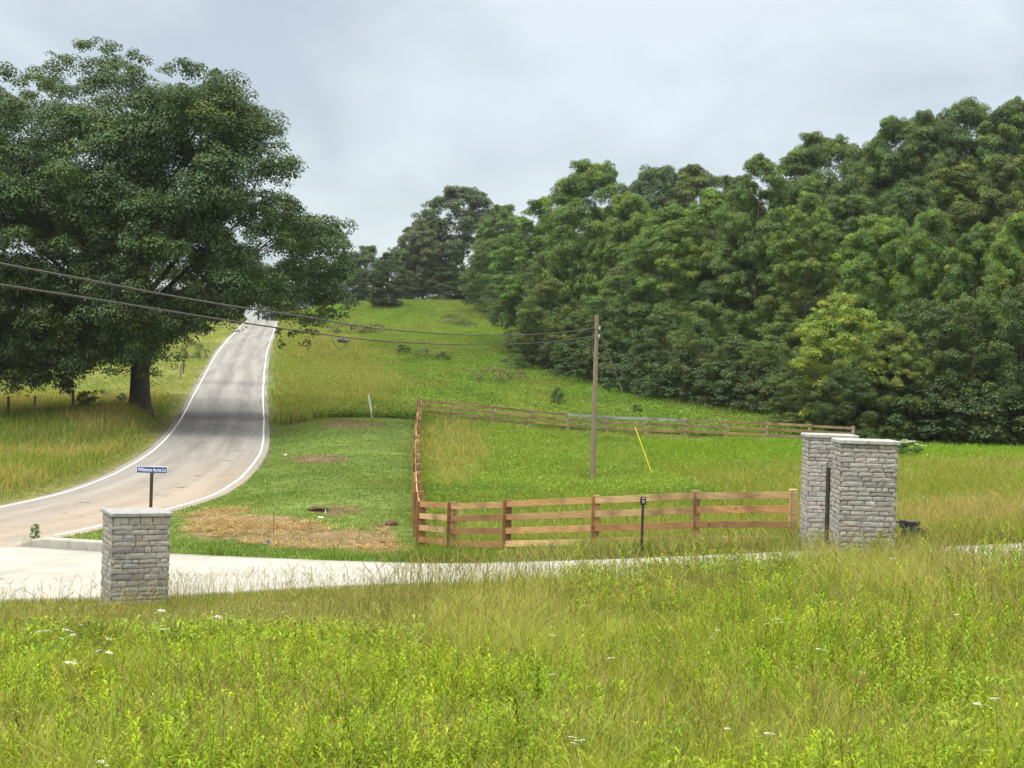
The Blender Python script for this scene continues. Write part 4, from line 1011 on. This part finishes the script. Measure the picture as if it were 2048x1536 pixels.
# ---- gate seen end on, behind the nearer pillar
gx0, gy0 = float(P(1657,1000,25.9)[0]), 25.9; gx1, gy1 = float(P(1658,1000,27.2)[0]), 27.4; zg = hz(gx0, gy0)+.12
gate = empty('metal_gate', (gx0, gy0, zg), 'black metal gate seen edge on as a dark strip between the two tall pillars', 'gate')
dxg, dyg = gx1-gx0, gy1-gy0
fr = MB()
for a in (0, 1): fr.tube([(dxg*a, dyg*a, 0), (dxg*a, dyg*a, 1.72)], .024, 8, (.02,.02,.02))
for h_ in (.06, .85, 1.68): fr.beam((0,0,h_), (dxg,dyg,h_), .03, .04, (.02,.02,.02))
fr.build('gate_frame', M['paint'], gate)
for i in range(1, 11):
    b_ = MB(); b_.tube([(dxg*i/11, dyg*i/11, .08), (dxg*i/11, dyg*i/11, 1.66)], .011, 6, (.02,.02,.02)); b_.build('gate_bar', M['paint'], gate)

# ---- gate opener right of the nearer pillar
ax, ay = float(P(1828,1060,26.3)[0]), 26.3; az0 = hz(ax, ay)
op = empty('gate_opener', (ax, ay, az0), 'black swing gate opener with an arm, in tall grass right of the tall pillars', 'gate opener')
b_ = MB(); top = float(P(1830,1052,26.3)[2])-az0
pts = [];
V = []; nseg = 14
for i in range(nseg+1):
    t_ = i/nseg; a = math.pi*t_; V.append((-.19*math.cos(a)*1.0, 0, top-.20+.20*math.sin(a)**.8))
prof = [(-.19, .12)]+[(v[0], v[2]) for v in V]+[(.19, .12)]
Vb = [(p[0], -.16, p[1]) for p in prof]+[(p[0], .16, p[1]) for p in prof]; n_ = len(prof)
Fb = [(i, i+1, n_+i+1, n_+i) for i in range(n_-1)]+[tuple(range(n_))[::-1], tuple(range(n_, 2*n_)), (n_-1, 0, n_, 2*n_-1)]
b_.add(Vb, Fb, (.035,.035,.04)); b_.build('opener_housing', M['paint'], op)
b_ = MB(); b_.box((0,0,.03), (.5,.42,.3), col=(.4,.39,.36), bev=.01); b_.build('footing', M['concrete'], op)
for sx9, tz9 in ((.16,.36),(-.16,.46)):
    b_ = MB(); b_.tube([(sx9,-.02,.1),(sx9,-.02,tz9)], .033, 8, (.055,.045,.035)); b_.build('support_leg', M['paint'], op)
b_ = MB(); b_.box((-.06,0,top+.045), (.30,.14,.09), col=(.02,.02,.022), bev=.015); b_.box((-.2,0,top+.03), (.1,.2,.15), col=(.02,.02,.022), bev=.01); b_.build('motor_head', M['paint'], op)
b_ = MB(); b_.beam((-.22,0,top+.055), (-.62,.35,top+.07), .05, .03, (.02,.02,.02)); b_.tube([(-.48,.2,top+.07),(-.5,.2,top+.2),(-.56,.22,top+.3)], .008, 5, (.03,.03,.03)); b_.build('opener_arm', M['paint'], op)

# ---- keypad post
kx_, ky_ = float(P(1283,1106,30.7)[0]), 30.7; kz = hz(kx_, ky_)
kp = empty('keypad_post', (kx_, ky_, kz), 'slim black keypad post standing in front of the board fence', 'keypad post')
b_ = MB(); b_.beam((0,0,-.2), (0,0,1.12), .055, .055, (.025,.02,.018), bev=.006); b_.build('post', M['paint'], kp)
b_ = MB(); b_.box((.0,-.02,1.19), (.125,.07,.17), col=(.018,.018,.02), bev=.008); kb_ = b_.build('keypad', M['paint'], kp)
b_ = MB(); b_.box((.004,-.0575,1.175), (.05,.006,.065), col=(.55,.55,.56)); 
b_.box((.0,-.0575,1.245), (.07,.006,.012), col=(.6,.6,.6)); b_.build('button_pad', M['plain'], kb_)
kb2 = MB()
for a in range(3):
    for c in range(4): kb2.box((-.011+a*.0145, -.062, 1.151+c*.0155), (.009,.004,.009), col=(.06,.06,.07))
kb2.build('buttons', M['plain'], kb_)

# ------------------------------------------------------------------ street sign
sxn, syn = float(P(302,1000,37.8)[0]), 37.8; szn = hz(sxn, syn)
sign = empty('street_sign', (sxn, syn, szn), 'blue street name sign on a dark post behind the low stone pillar', 'street sign', rz=math.radians(4))
ptop = float(P(303,947,37.8)[2])-szn
b_ = MB(); b_.beam((0,0,-.3), (0,0,ptop+.02), .075, .075, (.030,.022,.015), bev=.008); b_.build('post', M['paint'], sign)
b_ = MB(); b_.box((0,0,ptop+.095), (.80,.014,.185), col=(.62,.67,.72), bev=.004); pl = b_.build('sign_panel', M['paint'], sign)
b_ = MB(); b_.box((0,-.0085,ptop+.095), (.765,.004,.150), col=(.015,.05,.20)); b_.build('blue_field', M['paint'], pl)
b_ = MB(); b_.box((.01,0,ptop+.012), (.12,.05,.03), col=(.05,.05,.06), bev=.004); b_.build('bracket', M['paint'], sign)
tcu = bpy.data.curves.new('lettering', 'FONT'); tcu.body = 'Willstone Acres Ln'; tcu.align_x = 'CENTER'; tcu.align_y = 'CENTER'; tcu.size = .135; tcu.extrude = .0015; tcu.offset = .0012
to_ = bpy.data.objects.new('lettering', tcu); COL.objects.link(to_); bpy.context.view_layer.update()
tme = bpy.data.meshes.new_from_object(to_.evaluated_get(bpy.context.evaluated_depsgraph_get())); bpy.data.objects.remove(to_)
co = np.zeros(len(tme.vertices)*3, np.float32); tme.vertices.foreach_get('co', co); co = co.reshape(-1, 3); wdt = np.ptp(co[:, 0])
co[:, 0] *= .72/wdt; co = np.stack([co[:, 0], -co[:, 2], co[:, 1]], 1); tme.vertices.foreach_set('co', co.ravel()); tme.update()
m, t, o = newmat('white_lettering'); principled(t, o, (.85,.88,.92), .5); tme.materials.clear(); tme.materials.append(m)
lo = link('lettering', tme, pl); lo.location = (0, -.0125, ptop+.095)

# ------------------------------------------------------------------ board fences
def boardcol(r, fresh):
    k = r.gauss(1, .16)
    c = random.choice([(.40,.235,.10),(.46,.285,.13),(.30,.16,.07),(.48,.33,.16),(.22,.11,.055)]) if fresh else random.choice([(.27,.195,.09),(.31,.205,.09),(.22,.17,.095)])
    return tuple(max(.03, q*k) for q in c)
def fence(name, pts, label, outward, fresh=True, hgt=1.27, spacing=2.44, postw=.15, seed=0, first=True, last=True, batten=True, nailside=1, grey=()):
    r = random.Random(seed); line = catmull([(p[0], p[1], 0) for p in pts], .25) if len(pts) > 2 else np.array([(p[0], p[1], 0) for p in pts], float)
    s = np.concatenate([[0], np.cumsum(np.linalg.norm(np.diff(line[:, :2], axis=0), axis=1))]); ss = np.array(spacing)*s[-1] if isinstance(spacing, list) else np.linspace(0, s[-1], max(1, round(float(s[-1])/spacing))+1); nb = len(ss)-1
    X = np.interp(ss, s, line[:, 0]); Y = np.interp(ss, s, line[:, 1]); Zg = height(X, Y)
    Zt = Zg.copy()
    if nb > 4: Zt = np.convolve(np.pad(Zg, 1, mode='edge'), [.2,.6,.2], 'valid')
    root = empty(name, (X[0], Y[0], Zg[0]), label, 'fence', 'board fences of the paddock'); O = Vector((X[0], Y[0], Zg[0]))
    for i in range(nb+1):
        if (i == 0 and not first) or (i == nb and not last): continue
        dx = X[min(i+1, nb)]-X[max(i-1, 0)]; dy = Y[min(i+1, nb)]-Y[max(i-1, 0)]; a = math.atan2(dy, dx)
        nrm_ = Vector((math.sin(a), -math.cos(a), 0))*outward; p = Vector((X[i], Y[i], Zt[i]))-O; tl = r.uniform(-.012,.012)
        mb = MB(); c = boardcol(r, fresh) if fresh else tuple(q*r.uniform(.8,1.2) for q in (.33,.29,.20))
        if fresh: c = tuple(q*.85 for q in c)
        mb.beam(p+Vector((0,0,-.4)), p+Vector((tl,tl,hgt+.03)), postw, postw, c, .006, a)
        mb.build('fence_post', M['post'] if not fresh else M['board'], root)
        if batten:
            bb = MB(); o_ = nrm_*(postw/2+.0405); bb.beam(p+o_+Vector((0,0,-.12)), p+o_+Vector((0,0,hgt+.015)), .15, .024, boardcol(r, fresh), .003, a)
            bm_ = bb.build('face_board', M['board'], root)
    for j in range(4):
        for i in range(nb):
            a = Vector((X[i], Y[i], Zt[i]))-O; b = Vector((X[i+1], Y[i+1], Zt[i+1]))-O; d = (b-a).normalized(); n_ = Vector((d.y, -d.x, 0)).normalized()*outward
            o_ = n_*(postw/2+.014); zz = Vector((0,0,hgt-.08-j*.325+r.uniform(-.012,.012))); mb = MB(); c = boardcol(r, fresh)
            if (i, j) in grey: c = (.27,.30,.31)
            mb.beam(a+o_+zz+d*.003, b+o_+zz-d*.003, .026, .15, c, .003); mb.build('fence_board', M['board'], root)
    return root
fp = [P(843,1101,40.0), P(905,1107,38.0), P(1015,1107,35.7), P(1190,1098,33.7), P(1390,1094,32.4), P(1584,1098,31.2)]
L_ = np.concatenate([[0], np.cumsum([np.linalg.norm(fp[i+1][:2]-fp[i][:2]) for i in range(5)])]); 
fence('board_fence', fp, 'four board reddish wooden fence beside the driveway, ending at the rear tall pillar', 1, True, 1.27, list(L_/L_[-1]), .15, 11)
sp = [(float(sidex(np.array(q[0])))+.10, q[0]) for q in SIDE]
sp[0] = (fp[0][0], 40.0)
fence('board_fence', [np.array(q) for q in sp], 'long side run of the board fence climbing away from the driveway, seen nearly end on', -1, True, 1.27, 2.44, .15, 12, first=False, batten=True)
bp = [FENCE_CORNER, P(1148,872,89), P(1390,882,86), P(1547,888,84), P(1705,893,82)]
fence('board_fence', bp, 'weathered back run of the board fence crossing the field behind the utility pole', 1, False, 1.27, 2.44, .15, 13, first=False, batten=False, grey=((4,0),(5,0),(6,0)))
print('fences', round(time.time()-T0, 1))

# ---- wire fence left of the road
wf = [(15,842,830),(67,838,0),(145,830,0),(172,822,0)]
wp = [hit(-60,846,0,60,110), hit(15,842,0,60,110), hit(67,836,0,60,110), hit(145,828,0,60,110), hit(174,824,0,60,110), hit(298,808,0,60,110), hit(360,760,0,60,140), hit(366,748,0,60,150)]
wroot = empty('wire_fence', wp[0], 'old wire fence on rough wooden posts running past the oak', 'fence'); O = Vector(wp[0]); tops = []
for i, q in enumerate(wp):
    p = Vector(q)-O; hh = [1.4,1.5,1.35,1.45,1.2,1.4,1.4,1.4][i]; mb = MB(); c = (.09,.075,.05) if i % 2 else (.24,.215,.17)
    tl = Vector((random.uniform(-.08,.08), 0, hh)); mb.tube([p+Vector((0,0,-.3)), p+tl*.5, p+tl], [.085,.08,.075], 9, c); mb.build('fence_post', M['post'], wroot); tops.append((p, tl))
for f_ in (.3,.55,.78,.95):
    mb = MB()
    for i in range(len(tops)-1): mb.tube([tops[i][0]+tops[i][1]*f_, tops[i+1][0]+tops[i+1][1]*f_], .006, 4, (.25,.24,.22), cap=False)
    mb.build('wire', M['paint'], wroot)

# ------------------------------------------------------------------ utility pole, guy and cables
bx, by, bz = float(P(1185,963,62)[0]), 62.0, 0; bz = hz(bx, by); ptp = P(1194,630,62)
pole = empty('utility_pole', (bx, by, bz), 'bare wooden utility pole rising from the paddock, with cables at its top', 'utility pole'); Hp = float(ptp[2])-bz; lx = float(ptp[0])-bx
mb = MB(); mb.tube([(0,0,-.5),(lx*.3,0,Hp*.3),(lx*.6,0,Hp*.6),(lx,0,Hp)], [.118,.111,.100,.085], 14, (.23,.185,.14)); mb.build('pole_shaft', M['post'], pole, smooth=False)
def pp_(px, py, Y): q = P(px, py, Y); return Vector((float(q[0])-bx, Y-by, float(q[2])-bz))
at1 = pp_(1193,656,62); at2 = pp_(1192,672,62)
for a_ in (at1, at2):
    mb = MB(); mb.box(tuple(a_+Vector((.13,-.06,0))), (.07,.09,.14), col=(.55,.55,.52), bev=.01); mb.build('cable_clamp', M['paint'], pole); mb = MB(); mb.box(tuple(a_+Vector((-.13,-.03,0))), (.08,.07,.09), col=(.12,.12,.12), bev=.01); mb.build('dead_end_clamp', M['paint'], pole)
gb = pp_(1309,962,62.0); gb.z = hz(gb.x+bx, gb.y+by)-bz-.05; g0 = at1+Vector((.12,0,0)); mb = MB(); mb.tube([g0, gb], .008, 5, (.22,.22,.2)); gw = mb.build('guy_wire', M['paint'], pole)
d_g = (g0-gb).normalized(); g1 = gb+d_g*2.45; mb = MB(); mb.tube([gb+d_g*.05, g1], .024, 8, (.80,.72,.03)); mb.build('yellow_guard', M['paint'], gw)
mb = MB(); mb.tube([at2+Vector((-.3,-.02,0)), at2+Vector((-.3,0,-.6)), at2+Vector((-.29,0,-.95))], .008, 4, (.2,.2,.19)); mb.tube([at2+Vector((-.16,0,.05)), at2+Vector((-.15,0,-.5)), at2+Vector((-.08,0,-1.0))], .008, 4, (.2,.2,.19)); mb.build('hanging_wire', M['paint'], pole)
def cable(pA, pB, pins, rad, label, name='overhead_cable'):
    """pA at the pole, pB near; pins = mid pixels (px,py) the curve passes"""
    # points in plan run straight from A to B, heights from the pixel rows
    xs = []; pts = []
    A = P(*pA); B = P(*pB)
    for px_, py_ in [(pA[0], pA[1])]+pins+[(pB[0], pB[1])]:
        # plan line: x = A.x + k (B.x-A.x); find k so that the column matches
        lo_, hi_ = 0.0, 1.0
        for _ in range(50):
            k = (lo_+hi_)/2; Xk = A[0]+k*(B[0]-A[0]); Yk = A[1]+k*(B[1]-A[1]); v_ = 768-py_
            pxk = 1024+(Xk*F/Yk+v_*ST)/CT
            if pxk > px_: lo_ = k
            else: hi_ = k
        Yk = A[1]+k*(B[1]-A[1]); pts.append(P(px_, py_, Yk))
    c = catmull(pts, .8); mb = MB(); mb.tube([tuple(q-np.array([bx, by, bz])) for q in c], rad, 7, (.05,.04,.036)); o_ = mb.build(name, M['paint'], smooth=True, loc=(bx, by, bz)); tag(o_, label, 'overhead cable', 'cables hung from the utility pole'); return o_
c1_ = cable((1190,656,62), (-330,470,17), [(1110,666),(1000,671),(880,667),(740,655),(600,632),(450,610),(300,584),(150,555),(0,527),(-160,498)], .0155, 'upper of the two dark cables hung from the utility pole')
c2_ = cable((1188,672,62), (-330,512,17), [(1110,683),(1000,689),(880,688),(740,680),(600,662),(450,640),(300,616),(150,592),(0,569),(-160,541)], .015, 'lower of the two dark cables, with a splice case on it')
def near_cable(px, py, Yg):
    q = P(px, py, Yg); return Vector((float(q[0])-bx, Yg-by, float(q[2])-bz))
A2, B2 = P(1188,672,62), P(-330,512,17); ks = (A2[0]-(-344/F*40)) ; 
lo_, hi_ = 0.0, 1.0
for _ in range(50):
    k = (lo_+hi_)/2; Xk = A2[0]+k*(B2[0]-A2[0]); Yk = A2[1]+k*(B2[1]-A2[1])
    if 1024+Xk*F/Yk > 682: lo_ = k
    else: hi_ = k
YS = A2[1]+k*(B2[1]-A2[1])
s1, s2 = near_cable(674,680,YS), near_cable(694,682,YS); mb = MB(); mb.tube([s1, s1.lerp(s2,.15), s1.lerp(s2,.85), s2], [.03,.055,.055,.03], 9, (.05,.05,.05)); mb.build('splice_case', M['paint'], c2_)
mb = MB(); mb.tube([near_cable(662,673,YS), near_cable(670,690,YS), near_cable(680,701,YS), near_cable(690,691,YS), near_cable(700,679,YS)], .012, 5, (.08,.08,.07)); mb.build('slack_loop', M['paint'], c2_)
mb = MB(); mb.tube([near_cable(703,651,YS), near_cable(702,660,YS)], .02, 5, (.05,.05,.05)); mb.build('cable_tie', M['paint'], c1_)

# ---- leaning white marker pipe, stakes, small things
def stick(name, pa, pb, rad, col, label, cat, n=8, mat='plain', parts=None):
    X_, Y_, Z_ = hit(pb[0], pb[1]); q = P(pa[0], pa[1], Y_); r_o = empty(name, (X_, Y_, Z_), label, cat)
    mb = MB(); mb.tube([(0,0,-.15), (float(q[0])-X_, 0, float(q[2])-Z_)], rad, n, col); mb.build('shaft', M[mat], r_o); return r_o, Vector((float(q[0])-X_, 0, float(q[2])-Z_))
r1, tp = stick('marker_pipe', (737,790), (745,836), .045, (.78,.78,.74), 'leaning white pipe where the mown grass meets the hill field', 'marker pipe')
mb = MB(); mb.tube([tp-Vector((0,0,.02)), tp+Vector((0,0,.04))], .055, 10, (.8,.8,.76)); mb.build('end_cap', M['plain'], r1)
r2, tp = stick('survey_stake', (548,1024), (547,1072), .012, (.22,.12,.07), 'thin brown stake standing in the straw', 'stake')
r3, tp = stick('white_stake', (651,1018), (651,1032), .014, (.75,.75,.7), 'short white stake on the bare soil patch in the mown grass', 'stake')
r4, tp = stick('marker_flag', (534,1080), (534,1096), .004, (.3,.3,.3), 'small blue marker flag in the grass at the edge of the driveway', 'marker flag')
mb = MB(); mb.box(tuple(tp+Vector((.035,0,-.03))), (.08,.004,.09), Matrix.Rotation(.3,3,'Y'), (.10,.13,.38)); mb.build('flag', M['plain'], r4)
X_, Y_, Z_ = hit(91, 1216, 0, 9, 40); r5 = empty('marker_flag', (X_, Y_, Z_), 'small orange marker flag low in the grass left of the low stone pillar', 'marker flag')
mb = MB(); mb.tube([(0,0,-.05),(0,0,.16)], .004, 5, (.3,.3,.3)); mb.build('shaft', M['plain'], r5)
mb = MB(); mb.box((.03,0,.12), (.065,.004,.07), Matrix.Rotation(.2,3,'Y'), (.75,.33,.08)); mb.build('flag', M['plain'], r5)
def rock(name, px, py, size, col, label, cat, seed=1, group=None):
    X_, Y_, Z_ = hit(px, py); import bmesh; bm = bmesh.new(); bmesh.ops.create_icosphere(bm, subdivisions=2, radius=1); r = random.Random(seed)
    for v in bm.verts: k = 1+r.uniform(-.22,.22); v.co = Vector((v.co.x*size[0]*k, v.co.y*size[1]*k, v.co.z*size[2]*k))
    me = bpy.data.meshes.new(name); bm.to_mesh(me); bm.free(); ca = me.attributes.new('Col','FLOAT_COLOR','POINT'); ca.data.foreach_set('color', np.tile(np.array([*col,1.0],np.float32), len(me.vertices)))
    me.materials.append(M['plain']); o_ = link(name, me, None, (X_, Y_, Z_+size[2]*.5)); return tag(o_, label, cat, group)
rock('black_drain_cap', 765, 1093, (.10,.09,.08), (.02,.017,.015), 'small black round object lying in the straw near the fence corner', 'debris', 4)
rock('white_scrap', 641, 1039, (.09,.06,.03), (.75,.75,.75), 'white scrap lying on the grass beside the bare soil patch', 'debris', 5)
rock('white_scrap', 571, 912, (.10,.07,.05), (.75,.75,.72), 'white scrap lying on the mown grass close to the road bend', 'debris', 6)
rock('soil_clod', 782, 1052, (.22,.18,.12), (.13,.075,.045), 'brown soil clod in the mown grass left of the long side fence', 'soil clod', 7)
rock('soil_clod', 636, 1024, (.35,.22,.10), (.085,.055,.035), 'dark soil clod at the left of the bare soil patch', 'soil clod', 8)
TWL = ['leftmost, near the left road line','lying nearest the driveway mouth','right of the street sign','up the road from the street sign','next to the right road line','middle of the road above the others']
for i, (px_, py_, ln, a) in enumerate([(172,1008,.45,.1),(128,1032,.25,.5),(362,978,.5,.35),(395,955,.35,-.3),(480,905,.6,.1),(455,925,.4,.35)]):
    X_, Y_, Z_ = hit(px_, py_); mb = MB(); dx, dy = math.cos(a)*ln/2, math.sin(a)*ln/2
    mb.tube([(-dx,-dy,.015),(0,.03,.02),(dx*.6,dy*.7,.018),(dx,dy,.015)], [.007,.009,.007,.003], 5, (.15,.10,.065)); mb.tube([(0,.03,.05),(dx*.3,dy*.2+.12,.05)], [.005,.003], 4, (.15,.10,.065))
    tag(mb.build('twig', M['plain'], None, loc=(X_, Y_, Z_+.03)), 'thin brown twig on the road, '+TWL[i], 'twig', 'twigs fallen on the road')

# ---- white flowering bush beyond the pillars
X_, Y_, Z_ = hit(1815, 925); r6 = tree('shrub', X_, Y_, Z_+.95, .8, 'low green bush with flat white flower heads right of the tall pillars', None, (1.2,1.5,.9), 'flowering_bush', 'flowering bush')
def umbel(R, seed, h=0.0, n=60, q=.5):
    r = np.random.default_rng(seed); V = []
    for i in range(n):
        a = r.uniform(0, 6.283); d = math.sqrt(r.random())*R; c = np.array([d*math.cos(a), d*math.sin(a), h+R*.18*(1-(d/R)**2)+r.uniform(-.004,.004)])
        s_ = R*.16*r.uniform(.7,1.3); b_ = r.uniform(0, 3.14); u = np.array([math.cos(b_), math.sin(b_), r.uniform(-.3,.3)])*s_; v = np.array([-math.sin(b_), math.cos(b_), r.uniform(-.3,.3)])*s_
        V += [c-u, c-v, c+u, c+v]
    V = np.array(V); return V, np.arange(len(V)).reshape(-1, 4), np.ones((len(V), 3))*.72
for i in range(18):
    a = random.uniform(0, 6.28); d = .72*math.sqrt(random.random()); zz = .45+.40*(1-(d/.9)**2)
    v, f_, c = umbel(.17, i, 0, 30)
    o_ = link('flower_head', mesh_np('flower_head', v, f_, M['petal'], c), None); o_.parent = r6; sc6 = r6.scale; o_.scale = (1/sc6[0], 1/sc6[1], 1/sc6[2]); o_.location = (d*math.cos(a)/sc6[0], d*math.sin(a)/sc6[1], (zz+.2)/sc6[2])
# ---- white wildflowers in the foreground
fl = [(320,1222),(313,1226),(306,1247),(322,1252),(318,1258),(327,1260),(80,1262),(72,1264),(92,1263),(47,1259),(128,1260),(135,1262),(163,1250),(215,1279),(240,1239),(142,1270),(120,1277),(137,1326),(153,1327),
      (352,1329),(420,1236),(435,1235),(566,1224),(198,1302),(215,1306),(1102,1256),(1104,1272),(1218,1317),(1100,1350),(1142,1475),(1150,1482),(1160,1480),(1146,1488),(1432,1262),(1420,1275),(1548,1240),(1562,1245),(1530,1248),
      (1785,1118),(1910,1230),(1898,1238),(1985,1398),(1950,1408),(1968,1412),(1968,1502),(196,1524),(208,1531),(1535,1468),(1450,1458),(1170,1210),(1640,1300),(1720,1345)]
hero = []
stem_m = head_proto(1.0,.001,.001,9,.05,.003)
heads = [mesh_np('flower_head', *umbel(R_, 100+i, 0, 46)[:2], M['petal'], umbel(R_, 100+i, 0, 46)[2]) for i, R_ in enumerate((.045,.035,.055))]
stem_me = mesh_np('stem', stem_m[0][:40], stem_m[1][:10], M['grass'], np.tile(np.array([.12,.2,.04]), (40, 1)))
for i, (px_, py_) in enumerate(fl):
    h_ = random.uniform(.62,.80)*(.55 if (px_ < 620 and py_ < 1255) else 1); X_, Y_, Z_ = hit(px_, py_, h_, 9, 27)
    wh = ('in the tight cluster right below the low stone pillar' if 300 < px_ < 330 else 'at the far left below the low stone pillar' if px_ < 170 and py_ < 1285 else 'in the lower left of the meadow' if px_ < 450 and py_ > 1285 else
          'just right of the low stone pillar base' if px_ < 620 else 'in the round bunch at the bottom centre' if 1130 < px_ < 1170 and py_ > 1400 else 'in the centre of the meadow below the board fence' if px_ < 1300 else
          'in the pale group below the right end of the board fence' if px_ < 1600 and py_ < 1300 else 'at the right below the tall pillars' if px_ > 1600 and py_ < 1360 else 'in the lower right corner of the meadow')
    r7 = empty('wildflower', (X_, Y_, Z_), 'white wildflower '+wh, 'wildflower', 'white wildflowers in the foreground meadow')
    s_ = link('stem', stem_me, r7); s_.scale = (.4, .4, h_); hd = link('flower_head', heads[i % 3], r7); hd.location = (.02, 0, h_); hd.rotation_euler = (random.uniform(-.3,.1), random.uniform(-.3,.3), 0); s_.rotation_euler = (0,0,0)
    k = random.uniform(.7,1.2)*Y_/17; hd.scale = (k,k,k)
print('polebase', proj(np.array(bx), np.array(by), np.array(bz)), 'pillar', proj(np.array(P(268,1199,25.0)[0]), np.array(25.), np.array(hz(P(268,1199,25.0)[0], 25.0))))
print('total', round(time.time()-T0, 1))

# ------------------------------------------------------------------ thin summer haze
hb = MB(); hx0, hx1, hy0, hy1 = -2600, 2600, -400, 1800; vz = [float(v) for v in (gz.min()-1.0, 75.0)]
hb.box(((hx0+hx1)/2, (hy0+hy1)/2, (vz[0]+vz[1])/2), (hx1-hx0, hy1-hy0, vz[1]-vz[0]))
m, t, o = newmat('haze_air'); pv = t.nodes.new('ShaderNodeVolumePrincipled'); pv.inputs['Color'].default_value = (.86, .92, .98, 1); pv.inputs['Density'].default_value = .00011; pv.inputs['Anisotropy'].default_value = .2
t.links.new(pv.outputs[0], o.inputs['Volume'])
tag(hb.build('haze', m), 'thin pale haze in the air over the whole valley', 'haze', kind='stuff')
